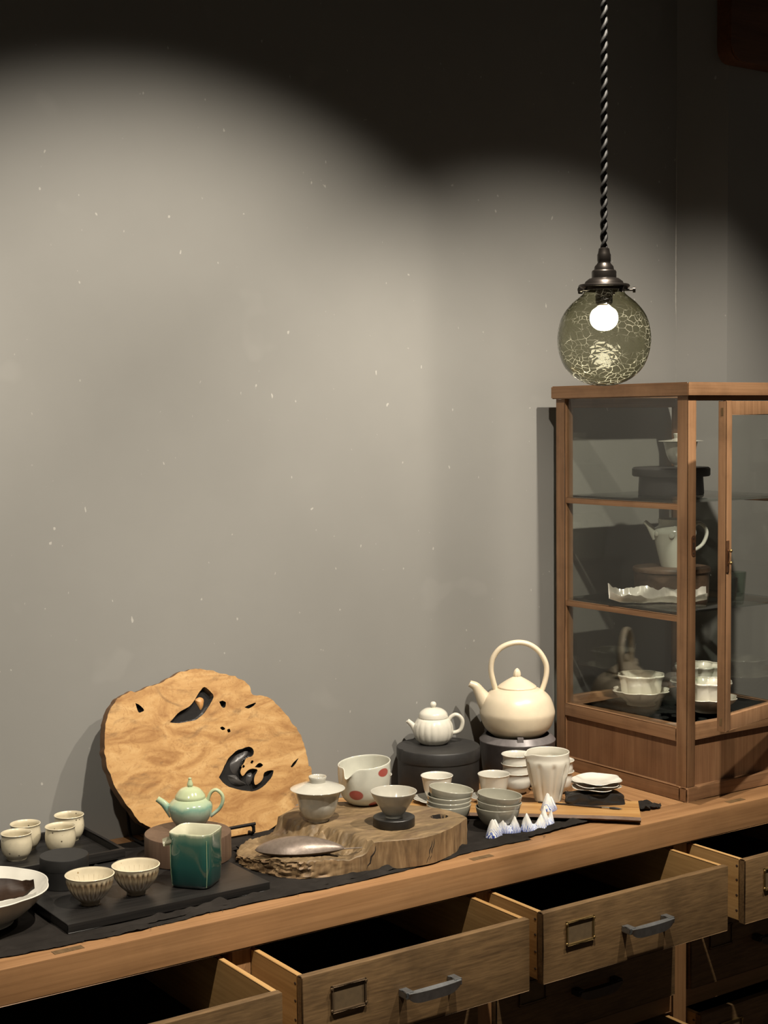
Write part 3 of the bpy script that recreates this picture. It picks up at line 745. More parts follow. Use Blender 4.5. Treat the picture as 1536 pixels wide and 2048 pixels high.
# ------------------------------------------------------------------ live-edge slab block
SZ = CL+.051
fpts = [(932.5, 1690), (915, 1703), (897, 1713), (863, 1727), (812, 1735.5), (734, 1742), (677, 1751), (630, 1756), (585, 1757.5), (531, 1747), (494, 1735.5), (474, 1718)]
ow = [G(x, y, CL) for x, y in fpts]
ow += [G(482, 1694, CL+.012), G(510, 1672, CL+.02), G(535, 1650, CL+.04)]
ow += [G(x, y, SZ) for x, y in ((556, 1632), (600, 1612), (680, 1603), (760, 1606), (850, 1612), (905, 1622), (932, 1633))]
cen = Vector((sum(q.x for q in ow)/len(ow), sum(q.y for q in ow)/len(ow)))
ol2 = crv([(q.x, q.y) for q in ow]+[(ow[0].x, ow[0].y)], 10)[:-1]
LA = G(766, 1690, SZ); LB = G(660, 1655, SZ); LC = G(560, 1634, SZ)
hole = G(878, 1633, SZ)
ltip = G(474, 1718, CL)
def sdist(x, y):
    # positive on the high (right/back) side of polyline LA-LB-LC
    best = 9; sg = 1
    for a, b in ((LA, LB), (LB, LC)):
        d = Vector((b.x-a.x, b.y-a.y)); L = d.length; d /= L; q = Vector((x-a.x, y-a.y)); u = max(0, min(L, q.dot(d))); e = q-d*u
        if e.length < best: best = e.length; sg = 1 if (d.x*q.y-d.y*q.x) < 0 else -1
    return best*sg
def slab_h(x, y):
    d = sdist(x, y)+.006*fbm((x, y, 2), 40)
    k = max(0, min(1, (d+.016)/.020)); k = k*k*(3-2*k)
    dl = math.hypot(x-ltip.x, y-ltip.y); lo = min(.031, .010+dl*.16)+.0035*fbm((x*2.2, y*.9, 4), 45)
    lo -= .008*max(0, 1-abs(d+.045)/.028)
    z = lo+(SZ-CL-lo)*k + .0008*fbm((x, y, 8), 60)*k
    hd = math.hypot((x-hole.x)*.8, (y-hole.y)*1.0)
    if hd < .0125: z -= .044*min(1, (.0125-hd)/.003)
    return z
bm = bmesh.new(); NR = 64; rows = []; n = len(ol2)
for k in range(NR+1):
    f = (k/NR)
    if k == 0: rows.append([bm.verts.new((0, 0, slab_h(cen.x, cen.y)))]); continue
    rows.append([bm.verts.new(((x-cen.x)*f, (y-cen.y)*f, slab_h(cen.x+(x-cen.x)*f, cen.y+(y-cen.y)*f)-(.0012 if k == NR else 0))) for x, y in ol2])
for a, b in zip(rows, rows[1:]):
    for i in range(n):
        j = (i+1) % n
        f = bm.faces.new((a[0], b[i], b[j])) if len(a) == 1 else bm.faces.new((a[i], b[i], b[j], a[j])); fc = f.calc_center_median(); f.material_index = 2 if math.hypot((fc.x+cen.x-hole.x)*.8, fc.y+cen.y-hole.y) < .0135 else 0  # faces in and around the hole coloured near-black, the pit's shade painted in
last = rows[-1]; NS = 9
for k in range(1, NS+1):
    row = []
    for i, (x, y) in enumerate(ol2):
        ztop_ = slab_h(x, y); z = ztop_*(1-k/NS); dirn = Vector((x-cen.x, y-cen.y)).normalized()
        bark = max(0, min(1, (1.40-x)/.08)); am = .0007+.004*bark; dd = am*fbm((x*1.0, y*1.0, z*2.6+5), 70)
        # two drying cracks
        row.append(bm.verts.new((x-cen.x+dirn.x*dd, y-cen.y+dirn.y*dd, z)))
    for i in range(n):
        j = (i+1) % n; f = bm.faces.new((last[i], row[i], row[j], last[j])); f.material_index = 1
    last = row
bm.faces.new(last[::-1]).material_index = 1
def slabmat(nm, st_, sc1, sc2, dark):
    m, nt, b = newmat(nm); n1 = noise_t(nt, coords(nt, False, sc1), 1, 5, .6, 1.0); n2 = noise_t(nt, coords(nt, False, sc2), 1, 4, .6, .6)
    c = ramp(nt, n1, st_); c = mixc(nt, ramp(nt, n2, [(.55, (0, 0, 0)), (.72, (.75, .75, .75))]), c, dark)
    lk(nt, c, b.inputs['Base Color']); b.inputs['Roughness'].default_value = .62; bump(nt, b, n2, .5, .0012); return m
M_slabtop = slabmat('weathered_slab_top', [(.3, (.062, .04, .019)), (.48, (.150, .100, .048)), (.72, (.245, .167, .085))], (12, 44, 12), (9, 26, 9), (.085, .05, .028))
M_slabside = slabmat('sawn_slab_side', [(.3, (.078, .045, .02)), (.5, (.195, .12, .056)), (.72, (.32, .215, .11))], (30, 30, 6), (75, 75, 8), (.07, .04, .02))
slab = thing('wood_block', 'thick weathered live-edge wood block carrying gaiwan, pitcher and bowl', 'wood block', (cen.x, cen.y, CL))
M_crack = plain('crack_and_hole_shade', (.012, .007, .004), .9)
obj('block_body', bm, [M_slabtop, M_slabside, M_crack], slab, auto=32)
for (xt_, yt_, xb_, yb_) in ((845, 1667, 832, 1726), (875, 1675, 868, 1718), (757, 1690, 762, 1738)):
    pa = G(xt_, yt_, SZ-.004); pb = G(xb_, yb_, CL+.003); pts = []
    fo = ol2[:120]
    ia = min(range(len(fo)), key=lambda w_: (fo[w_][0]-pa.x)**2+(fo[w_][1]-pa.y)**2); ib = ia+3
    for k in range(9):
        u = k/8; w_ = ia+(ib-ia)*u+.25*math.sin(k*1.9); i_ = max(0, min(len(fo)-2, int(w_))); g_u = max(0, min(1, w_-i_))
        q = Vector(fo[i_]).lerp(Vector(fo[i_+1]), g_u); pts.append((q.x-cen.x, q.y-cen.y+.0006, pa.z+(pb.z-pa.z)*u-CL))
    obj('crack', tube(bmesh.new(), pts, [.0003+.0012*math.sin(PI*min(1, (1-k/8)*.9+.1)) for k in range(9)], 6), M_crack, slab)
SLZ = SZ+.0002
def slab_p(x, y): return G(x, y, SLZ)
# leaf-shaped brown pod
p = G(600, 1707, CL+.030); s = S(p)
M_pod = plain('brown_lacquered_pod', (.16, .125, .10), .36, .35, .25, 120)
M_podin = plain('dark_pod_keel', (.07, .048, .032), .4, .2, .2, 100)
pod = thing('leaf_dish', 'dark bronze-brown leaf-shaped dish lying upside down on the wood block', 'dish', p, RZ-.04)
def podb(sign, hgt):
    bm = bmesh.new(); rows = []; n = 36; m_ = 14; L = 182*s
    for i in range(n+1):
        u = i/n; ww = 37*s*(math.sin(PI*u**.85)**.75 if 0 < u < 1 else 0)+.0004; row = []
        for k in range(m_+1):
            v = k/m_*2-1; h = hgt*s*(math.sin(PI*u**.9)**.7 if 0 < u < 1 else 0)*(1-v*v)**.75
            row.append(bm.verts.new(((u-.5)*L, v*ww, (7+4*u)*s+sign*h)))
        rows.append(row)
    for a, b in zip(rows, rows[1:]):
        for k in range(m_): bm.faces.new((a[k], a[k+1], b[k+1], b[k]))
    return bm
obj('upper_shell', podb(1, 26), M_pod, pod); obj('lower_keel', podb(-1, 15), M_podin, pod)
obj('stalk', tube(bmesh.new(), [((80+i*9)*s, (-2+i*.7)*s, (10+i*.4)*s) for i in range(6)], [2.2*s, 2*s, 1.9*s, 1.8*s, 1.6*s, 1.2*s], 8, .7), M_pod, pod)
# gaiwan on the block
def gaiwan(label, p, s, mat, rim=54, flat=False):
    t = thing('gaiwan', label, 'gaiwan', p, RZ)
    def pet(x, y, z, th):
        r = math.hypot(x, y)
        if r < 1e-6: return (x, y, z)
        k = 1+.03*abs(math.sin(4*th))*max(0, min(1, z/(12*s)))*max(0, min(1, (42*s-z)/(10*s))); return (x*k, y*k, z)
    o = crv(sc([(21, 0), (22, 5), (30, 12), (37, 27), (42, 44), (46, 56), (50, 62)] if not flat else [(16, 0), (17, 5), (25, 12), (33, 27), (38, 44), (41, 56), (43, 62)], s), 5)
    obj('bowl', lathe(vessel(o, 2*s, 8*s), 72, pet), mat, t, auto=60)
    if not flat: lp = [(49, 60.5), (54, 64.5), (54.3, 66), (45, 70), (30, 75), (17, 78)]
    else: lp = [(41, 61), (54.5, 63), (54.3, 64.5), (40, 66), (24, 68), (15, 71)]
    l = obj('lid', lathe([(0, 61*s)]+crv(sc(lp, s), 4)+[(0, 78*s if not flat else 71*s)], 72), mat, t, auto=60)
    kz = 77 if not flat else 70
    obj('knob_ring', lathe(sc([(13, kz), (16, kz), (16.5, kz+6), (18.3, kz+12), (17.3, kz+13.2), (15.8, kz+12), (14, kz+4), (0, kz+3)], s), 40), mat, l, auto=60)
    return t
p = slab_p(636, 1641); gaiwan('pale grey lidded gaiwan with petal relief standing on the wood block', p, S(p), M_greyl)
# red-dot pitcher
p = slab_p(729, 1606); s = S(p)
m, nt, b = newmat('white_glaze_red_dots')
geo_c = coords(nt, False)
base_c = None
cur = ramp(nt, noise_t(nt, geo_c, 30, 3), [(.3, (.50, .50, .43)), (.7, (.57, .57, .49))])
tc = nd(nt, 'ShaderNodeTexCoord')
def dot(px_, py_, rx, rz_, az):
    global cur
    c_ = nd(nt, 'ShaderNodeVectorMath', operation='SUBTRACT'); lk(nt, tc.outputs['Object'], c_.inputs[0]); c_.inputs[1].default_value = (px_, py_, az)
    d_ = nd(nt, 'ShaderNodeVectorMath', operation='MULTIPLY'); lk(nt, c_.outputs[0], d_.inputs[0]); d_.inputs[1].default_value = (1/rx, 1/rx, 1/rz_)
    l_ = nd(nt, 'ShaderNodeVectorMath', operation='LENGTH'); lk(nt, d_.outputs[0], l_.inputs[0])
    f_ = ramp(nt, l_.outputs['Value'], [(.85, (1, 1, 1)), (1.0, (0, 0, 0))]); cur = mixc(nt, f_, cur, (.33, .075, .06))
dot(39*s, -36*s, 15*s, 9*s, 70*s); dot(-16*s, -46*s, 16*s, 11*s, 27*s); dot(-53*s, 5*s, 12*s, 12*s, 66*s); dot(20*s, -32*s, 12*s, 8*s, 6*s)
lk(nt, cur, b.inputs['Base Color']); b.inputs['Roughness'].default_value = .16; b.inputs['Coat Weight'].default_value = .5
M_red = m
spa = math.radians(236)          # spout direction in local frame
def spoutfn(x, y, z, t):
    r = math.hypot(x, y)
    if r < 1e-6: return (x, y, z)
    d = (t-spa+PI) % (2*PI)-PI; u = max(0, min(1, z/(82*s)))
    k = 1+.19*math.exp(-(d/.19)**2)*max(0, (u-.45)/.55)**1.3-.05*math.exp(-((abs(d)-.42)/.22)**2)*u
    zz = z-17*s*math.exp(-(d/.2)**2)*max(0, (u-.8)/.2)-5*s*u*math.cos(t-spa+.4)*u
    return (x*k, y*k, zz)
pot('handled_pitcher', 'white pouring bowl with red brush dots and pinched spout on the wood block', 'pitcher', p, s, [(24, 0), (34, 4), (45, 16), (51, 36), (53, 60), (53, 82)], 2.4, 5, M_red, seg=96, fn=spoutfn)
# bowl on black stand
p = slab_p(788, 1650); s = S(p)
std = setp(obj('bowl_stand', lathe([(0, 0), (41*s, 0), (41.8*s, 1*s), (41.8*s, 17*s), (40.8*s, 18*s), (30*s, 18*s), (28*s, 16.5*s), (0, 16.5*s)], 64), M_black_ceramic, loc=p, auto=40), 'low black round stand beneath the conical grey bowl', 'stand')
p2 = Vector((p.x, p.y, p.z+16.7*s)); 
pot('conical_bowl', 'light grey conical bowl set on the low black stand', 'bowl', p2, S(p2), [(17.5, 0), (17.6, 5), (21, 8), (32, 25), (41, 40), (46.6, 52)], 2, 8, M_greyl)
# ------------------------------------------------------------------ diagonal honey plank behind the block
PZ = CL+.0125
FR = G(1282, 1648, CL); du = Vector((-.722, .692)); dn = Vector((.692, .722))
fl = []; bl = []
for i in range(41):
    u = i/40; q = Vector((FR.x, FR.y))+du*(.645*u); wd = .128-.05*min(1, u*2.2)
    fl.append(q+dn*(.004*fbm((u, 1, 0), 5)+.003*math.sin(u*9))); bl.append(q+dn*(wd+.002*fbm((u, 5, 0), 6)))
bl[0] = bl[0]+Vector((-.004, .002))
bm = bmesh.new(); NL = len(fl)
def pv(q, z): return bm.verts.new((q.x-FR.x, q.y-FR.y, z))
ft = [pv(q+dn*.002, PZ-CL) for q in fl]; fm = [pv(q-dn*.0015+dn*.003*fbm((i*.2, 3, 1), 1), (PZ-CL)*.55) for i, q in enumerate(fl)]; fb = [pv(q+dn*.010, 0) for q in fl]
bt = [pv(q, PZ-CL) for q in bl]; bb = [pv(q, 0) for q in bl]
for i in range(NL-1):
    bm.faces.new((ft[i], ft[i+1], bt[i+1], bt[i])).material_index = 0
    for A_, B_ in ((ft, fm), (fm, fb)): bm.faces.new((A_[i], A_[i+1], B_[i+1], B_[i])).material_index = 1
    bm.faces.new((bt[i], bt[i+1], bb[i+1], bb[i])).material_index = 1
    bm.faces.new((fb[i], fb[i+1], bb[i+1], bb[i])).material_index = 1
for i in (0, NL-1): bm.faces.new((ft[i], bt[i], bb[i], fb[i], fm[i])).material_index = 1
M_plank, nt, b = newmat('honey_plank')
rot = nd(nt, 'ShaderNodeTexCoord'); mp = nd(nt, 'ShaderNodeMapping'); mp.inputs['Rotation'].default_value = (0, 0, math.radians(43.8)); lk(nt, rot.outputs['Object'], mp.inputs[0])
mp2 = nd(nt, 'ShaderNodeMapping'); mp2.inputs['Scale'].default_value = (3, 38, 38); lk(nt, mp.outputs[0], mp2.inputs[0])
nn = noise_t(nt, mp2.outputs[0], 1, 6, .6, 1.2)
lk(nt, ramp(nt, nn, [(.28, (.19, .085, .025)), (.48, (.34, .18, .06)), (.7, (.45, .27, .105))]), b.inputs['Base Color']); b.inputs['Roughness'].default_value = .4
plk = thing('wood_plank', 'long honey-coloured live-edge plank lying diagonally behind the wood block', 'plank', (FR.x, FR.y, CL))
obj('plank_body', bm, [M_plank, plain('dark_live_edge', (.10, .05, .022), .6, 0, .6, 90)], plk, auto=45)
PT = PZ+.0002

# small white cups on petal saucers, along the plank
def petal(n, amp, z0):
    def f(x, y, z, t):
        r = math.hypot(x, y)
        if r < 1e-6: return (x, y, z)
        m_ = max(0, min(1, (r-z0)/.012)); k = 1+amp*m_*(abs(math.sin(n*t/2))-.6); return (x*k, y*k, z)
    return f
wcup = [(15, 0), (15.5, 3), (21, 9), (26, 22), (29, 38), (31, 47), (32.6, 50)]
for i, (x, y, lab, sau) in enumerate(((874, 1603, 'small white porcelain cup on a petal saucer behind the four grey bowls', 'white petal-edged saucer under the cup behind the four grey bowls'), (988, 1600, 'small white porcelain cup on a petal saucer behind the three grey bowls', 'white petal-edged saucer under the cup behind the three grey bowls'))):
    p = G(x, y, PT); s = S(p)
    o_ = obj('saucer', lathe(vessel(crv(sc([(20, 0), (22, 2), (34, 4), (46, 8)], s), 4), 1.6*s, 2.4*s), 72, petal(8, .08, .028)), M_white, loc=p, auto=50); setp(o_, sau, 'saucer', 'saucers along the plank')
    pc_ = Vector((p.x, p.y, p.z+3.0*s)); pot('small_cup', lab, 'cup', pc_, s, wcup, 1.6, 4, M_white, 'small white cups along the plank')
p = G(752, 1598, PT); pot('small_cup', 'small white porcelain cup half hidden behind the red-dotted pouring bowl', 'cup', p, S(p), wcup, 1.6, 4, M_white, 'small white cups along the plank')
# two stacks of white cups behind the carved pitcher
def cupstack(x, y, z, n, dz, labs, grp):
    p = G(x, y, z); s = S(p); first = None
    for k in range(n):
        loc = Vector((p.x+(R.uniform(-1, 1)*.0006 if k else 0), p.y, p.z+k*dz*s))
        if first is None: first = pot('stacked_cup', labs[k], 'cup', loc, s, [(17, 0), (17.5, 4), (25, 10), (28.5, 22), (28.0, 31), (29.3, 37), (31.5, 40)], 1.5, 4, M_white, grp)
        else: dup(first, loc, R.uniform(0, 6), labs[k])
cupstack(1034, 1583, CL, 3, 18, ['bottom white cup of the stack between brazier and carved pitcher', 'middle white cup of the stack between brazier and carved pitcher', 'top white cup of the stack between brazier and carved pitcher'], 'stacked white cups')
cupstack(1117, 1581, CL, 2, 22, ['lower white cup of the pair stacked between pitcher and lotus saucers', 'upper white cup of the pair stacked between pitcher and lotus saucers'], 'stacked white cups')
# carved tall pitcher
p = G(1096, 1600, PT); s = S(p)
spb = math.radians(190)
def carve(x, y, z, t):
    r = math.hypot(x, y)
    if r < 1e-6: return (x, y, z)
    u = max(0, min(1, z/(96*s))); d = (t-spb+PI) % (2*PI)-PI
    k = 1-.075*abs(math.cos(4.5*t))**9*max(0, min(1, u*6))*max(0, min(1, (.86-u)*9))
    k += .13*math.exp(-(d/.3)**2)*max(0, (u-.8)/.2)-.05*math.exp(-((t-5.6)/.3)**2)*math.exp(-((u-.62)/.16)**2)
    return (x*k, y*k, z-6*s*math.exp(-(d/.35)**2)*max(0, (u-.88)/.12))
pot('carved_pitcher', 'tall white porcelain pitcher carved with lotus petals on the plank', 'pitcher', p, s, [(26, 0), (27, 3), (31, 20), (37, 42), (42, 64), (44, 78), (42.5, 88), (43, 98)], 2.2, 6, M_offwhite, seg=144, fn=carve)
# black slate with lotus saucers
p = G(1190, 1606, PT); s = S(p)
M_slate = plain('black_stone', (.017, .0165, .016), .4, 0, .8, 45)
bm = bmesh.new(); box_to(bm, -57*s, 57*s, -20*s, 26*s, 0, 22*s)
bmesh.ops.subdivide_edges(bm, edges=bm.edges[:], cuts=9, use_grid_fill=True)
for v_ in bm.verts:
    c_ = v_.co; e_ = abs(c_.x)/(57*s)
    c_.z *= 1-.35*max(0, e_-.7)/.3*(1 if c_.x > 0 else .6); c_.y *= 1-.25*max(0, e_-.75)/.25
    dv = Vector((fbm(c_, 60), fbm(c_+Vector((1, 0, 0)), 60), fbm(c_+Vector((2, 0, 0)), 60)))*.0042
    if c_.z < 1e-5: dv.z = 0
    v_.co += dv
setp(obj('ink_stone', bm, M_slate, loc=p, rz=RZ+.02), 'black rough ink stone block under the lotus saucers', 'ink stone')
q = G(1193, 1579, PT+22*s); s = S(q)
def lotus(x, y, z, t):
    r = math.hypot(x, y)
    if r < 1e-6: return (x, y, z)
    m_ = max(0, min(1, (r-20*s)/(22*s))); k = 1+.11*m_*(abs(math.sin(2.5*t+.5))-.6)
    return (x*k, y*k, z+.9*s*m_*math.cos(5*t)+.5*s*math.sin(r/s*.9)*(1-m_))
first = None
for k, lab in enumerate(('bottom lotus-shaped white saucer of the stack on the ink stone', 'middle lotus-shaped white saucer of the stack on the ink stone', 'top lotus-shaped white saucer of the stack on the ink stone')):
    loc = Vector((q.x+(k-1)*.001, q.y, q.z+k*6.5*s))
    if first is None:
        first = obj('lotus_saucer', lathe(vessel(crv(sc([(22, 0), (24, 1.5), (36, 4), (49, 8.5)], s), 5), 1.6*s, 2.2*s), 100, lotus), M_white, loc=loc, auto=50); setp(first, lab, 'saucer', 'lotus saucers on the ink stone')
    else: dup(first, loc, .5*k, lab)
# calligraphy brush
a = G(1076, 1604, PT+.0016); b2 = G(1245, 1618, PT+.0022); ax_ = (b2-a).normalized(); Lb = (b2-a).length
br = thing('ink_brush', 'thin dark calligraphy brush lying on the honey plank before the ink stone', 'brush', a)
def seg_(nm, u0, u1, rads, mat):
    n = len(rads); obj(nm, tube(bmesh.new(), [ax_*(Lb*(u0+(u1-u0)*k/(n-1))) for k in range(n)], rads, 10), mat, br)
seg_('brush_handle', 0, .76, [.0012, .0015, .0016, .0017, .0017], plain('dark_brush_handle', (.02, .012, .008), .35))
seg_('ferrule', .76, .85, [.0021, .0023, .0021], plain('silver_ferrule', (.6, .6, .58), .25, 1))
seg_('brush_tip', .85, 1.0, [.0019, .0026, .0019, .0003], M_black_ceramic)
# grey bowl stacks
gb = [(17, 0), (17.5, 4), (28, 9), (37, 20), (42, 33), (44, 43)]
def bowlstack(x, y, z, labs, dz, tilts, grp):
    p = G(x, y, z); s = S(p); first = None; zz = 0
    for k, lab in enumerate(labs):
        loc = Vector((p.x, p.y, p.z+zz*s)); zz += dz[k]
        if first is None: first = pot('nesting_bowl', lab, 'bowl', loc, s, gb, 2, 6, M_greyg, grp, fn=lambda x_, y_, z_, t_: (x_*(1+.02*math.cos(2*t_)), y_*(1+.02*math.sin(3*t_)), z_)); o_ = first
        else: o_ = dup(first, loc, RZ, lab)
        tx, ty = tilts[k]; o_.rotation_euler = (tx, ty, RZ)
bowlstack(898, 1650, CL, ['lowest grey-green bowl of the stack of four beside the block', 'second grey-green bowl up in the stack of four beside the block', 'third grey-green bowl up in the stack of four beside the block', 'tilted top grey-green bowl of the stack of four beside the block'], [9, 9, 14, 0], [(0, 0), (.01, .01), (0, .03), (-.02, .12)], 'stacked grey bowls')
bowlstack(996, 1655, CL, ['lowest grey-green bowl of the stack of three behind the mountain rests', 'middle grey-green bowl of the stack of three behind the mountain rests', 'top grey-green bowl of the stack of three behind the mountain rests'], [11, 14, 0], [(0, 0), (0, .07), (0, .09)], 'stacked grey bowls')
# mountain-shaped brush rests
m, nt, b = newmat('blue_white_mountain_glaze')
g_ = zgrad(nt, 0, .036); wv = nd(nt, 'ShaderNodeTexWave', Scale=120.0, Distortion=9.0, Detail=2.0); lk(nt, coords(nt, True, (1, 1, .55)), wv.inputs['Vector'])
sub = nd(nt, 'ShaderNodeMath', operation='MULTIPLY_ADD'); lk(nt, wv.outputs['Fac'], sub.inputs[0]); sub.inputs[1].default_value = .55; lk(nt, g_, sub.inputs[2])
lk(nt, ramp(nt, sub.outputs[0], [(.16, (.04, .06, .26)), (.36, (.16, .23, .52)), (.5, (.52, .56, .68)), (.62, (.72, .71, .66))]), b.inputs['Base Color']); b.inputs['Roughness'].default_value = .12; b.inputs['Coat Weight'].default_value = .6
M_mt = m
def mountain(loc, rz, L, dep, peaks, lab):
    bm = bmesh.new(); nx, ny = 34, 12; rows = []
    for i in range(nx+1):
        u = i/nx*2-1; row = []
        for j in range(ny+1):
            v = j/ny*2-1; h = 0
            for pu, ph, pw_ in peaks: h = max(h, ph*max(0, 1-abs(u-pu)/pw_))
            h *= max(0, 1-abs(v)**1.5)*(1+.30*math.sin(u*15+v*5)*abs(v)); h = max(h, .011*(1-v*v))*(1 if abs(u) < .93 else .55)
            row.append(bm.verts.new((u*L/2*(1-.12*v*v), v*dep/2*(1-.25*u*u), h+.001)))
        rows.append(row)
    for a, b_ in zip(rows, rows[1:]):
        for j in range(ny): bm.faces.new((a[j], b_[j], b_[j+1], a[j+1]))
    ex = [e for e in bm.edges if len(e.link_faces) == 1]; r = bmesh.ops.extrude_edge_only(bm, edges=ex)
    nv = [g2 for g2 in r['geom'] if isinstance(g2, bmesh.types.BMVert)]
    for v_ in nv: v_.co.z = 0
    bm.faces.new([v_ for v_ in rows[0]] if False else [nv[0], nv[1], nv[2]]) if False else None
    bmesh.ops.smooth_vert(bm, verts=[v_ for v_ in bm.verts if v_.co.z > .002], factor=.35, use_axis_x=True, use_axis_y=True, use_axis_z=True)
    bmesh.ops.holes_fill(bm, edges=[e for e in bm.edges if len(e.link_faces) == 1], sides=0)
    setp(obj('brush_rest', bm, M_mt, loc=loc, rz=rz, auto=70), lab, 'brush rest', 'blue and white mountain brush rests')
two = [(-.52, .030, .62), (.48, .027, .60)]; 
for (x, y, z, rz, L, pk, lab) in (
    (988, 1672, CL, RZ+1.25, .036, [(-.4, .031, .75), (.45, .027, .65)], 'blue-white mountain brush rest standing end-on at the left of the row'),
    (1017, 1663, CL, RZ+.18, .042, [(-.58, .033, .6), (.52, .027, .58)], 'twin-peaked blue-white mountain brush rest before the three grey bowls'),
    (1068, 1660, CL, RZ+.05, .046, [(-.55, .031, .6), (.52, .028, .62)], 'twin-peaked blue-white mountain brush rest nearest the plank edge'),
    (1093, 1650, CL, RZ+.3, .028, [(-.35, .036, .75), (.6, .027, .5)], 'tall white-peaked mountain brush rest tucked behind its twin-peaked neighbour'),
    (1098, 1619, PT, RZ+1.1, .034, [(-.35, .031, .75), (.5, .022, .6)], 'single mountain brush rest standing up on the honey plank')):
    mountain(G(x, y, z), rz, L*1.12, .031, [(a_, b_*1.12, c_*1.1) for a_, b_, c_ in pk], lab)

# ------------------------------------------------------------------ back row: black box with melon teapot, brazier with kettle
bxp = Vector((1.874, 2.512, CL)); s = S(bxp)
bb_ = thing('lidded_box', 'large round black wooden box with chipped lid under the melon teapot', 'box', bxp, RZ)
hb = (1580-1488)*1.0
M_boxblack = plain('matte_black_wood', (.022, .021, .0205), .5, 0, .15)
obj('box_body', lathe([(0, 0), (80*s, 0), (81*s, 1.5*s), (81.5*s, (hb-24)*s), (0, (hb-24)*s)], 80), M_boxblack, bb_, auto=40)
def chip(x, y, z, t):
    r = math.hypot(x, y); d = (t-math.radians(205)+PI) % (2*PI)-PI
    k = 1-.05*max(0, 1-abs(d)/.12)*(1 if z > (hb-9)*s else 0); return (x*k, y*k, z)
obj('box_lid', lathe([(0, (hb-23.5)*s), (83*s, (hb-23.5)*s), (83.5*s, (hb-22)*s), (83.5*s, (hb-2)*s), (82*s, hb*s), (60*s, hb*s), (0, hb*s)], 120, chip), M_boxblack, bb_, auto=40)
tz = CL+hb*s+.0002; q = G(867, 1486, tz); s = S(q)
def melon(x, y, z, t):
    r = math.hypot(x, y)
    if r < 1e-6: return (x, y, z)
    k = 1+.028*(abs(math.sin(9*t))-.6)*max(0, min(1, z/(8*s)))*max(0, min(1, (50*s-z)/(10*s))); return (x*k, y*k, z)
teapot('melon_teapot', 'white ribbed melon-shaped teapot on the large black round box', q, s,
    [(23, 0), (27, 1), (36, 10), (40, 24), (38.5, 38), (33, 48), (28, 52)], [(29, 51.5), (29.5, 54), (27, 62), (18, 69), (6, 72)], [(3, 71), (4, 73), (6, 76), (6.3, 79), (4, 83), (0, 84)],
    [(-31, 22), (-37, 30), (-43, 38), (-52, 46)], [9.5, 7, 5.5, 4.6], [(31, 46), (36, 53), (45, 57), (54, 52), (58.5, 42), (55, 28), (47, 22), (33, 20)], 4.2, M_offwhite, fn=melon, flat=1.3, seg=144)
brp = G(1035, 1556, CL); s = S(brp)
bz_ = thing('charcoal_brazier', 'dark grey clay brazier with pale rim beneath the cream kettle', 'brazier', brp, RZ)
M_braz = plain('grey_brown_clay', (.062, .054, .052), .38, .15, .1); M_brim = plain('pale_clay_rim', (.17, .155, .155), .35, .2, .1)
hz = 91
obj('brazier_body', lathe([(0, 0), (66*s, 0), (68*s, 2*s), (73*s, 50*s), (75.5*s, (hz-13)*s), (69*s, (hz-12.8)*s), (60*s, 20*s), (0, 18*s)], 80), M_braz, bz_, auto=40)
def notch(x, y, z, t): return (x, y, z-(9*s if z > (hz-1.5)*s and min(abs(((t-a0+PI) % (2*PI))-PI) for a0 in (-PI/2+.02, PI/6+.02, 5*PI/6)) < .07 else 0))
obj('brazier_rim', lathe([(75.7*s, (hz-13)*s), (76*s, (hz-11)*s), (66*s, hz*s), (63*s, hz*s), (62*s, (hz-12)*s), (69*s, (hz-12.9)*s)], 120, lambda x, y, z, t: (x, y, z)), M_brim, bz_, auto=40)
for a0 in (-PI/2, PI/6, 5*PI/6):
    o_ = obj('kettle_rest', bx(-6*s, 6*s, -5*s, 5*s, (hz-6)*s, (hz+4.5)*s, bev=.0008), M_brim, bz_, auto=40); o_.location = (65*s*math.cos(a0), 65*s*math.sin(a0), 0); o_.rotation_euler = (0, 0, a0+PI/2)
kz = CL+(hz-6)*s
k = thing('tea_kettle', 'large cream ceramic kettle with arched overhead handle on the brazier', 'kettle', Vector((brp.x, brp.y, kz)), RZ)
s = S((brp.x, brp.y, kz))
obj('body', lathe([(0, 0)]+crv(sc([(42, 0), (50, 4), (66, 20), (74, 42), (74, 56), (66, 78), (52, 92), (38, 98)], s), 6)+[(0, 98*s)], 80), M_cream, k, auto=60)
l = obj('lid', lathe([(0, 97*s)]+crv(sc([(37.5, 97), (38.5, 99), (37, 102), (24, 111), (10, 119), (6, 120.5)], s), 5)+[(0, 120.5*s)], 64), M_cream, k, auto=60)
obj('knob', lathe([(0, 120*s)]+crv(sc([(6.5, 120), (7.5, 123), (7, 128), (5, 133), (1.5, 136.5), (0, 137)], s), 4), 40, lambda x, y, z, t: (x*(1+.05*math.sin(8*t)), y*(1+.05*math.sin(8*t)), z)), M_cream, l)
obj('spout', tube(bmesh.new(), crv([(-52*s, 0, 56*s), (-64*s, 0, 72*s), (-74*s, 0, 88*s), (-83*s, 0, 101*s), (-95*s, 0, 107*s)], 6), [r[0] for r in crv([(22*s,), (17*s,), (12*s,), (9*s,), (6.5*s,)], 6)], 20, hollow=.008), M_cream, k, auto=60)
hp = [(-42, 92), (-48, 112), (-52, 135), (-48, 158), (-32, 178), (-6, 188), (20, 186), (42, 172), (56, 150), (59, 130), (55, 108), (48, 88)]
obj('arched_handle', tube(bmesh.new(), crv([(x*s, 0, z*s) for x, z in hp], 6), 5.4*s, 14, 1.25, upv=(0, 1, 0)), M_cream, k)

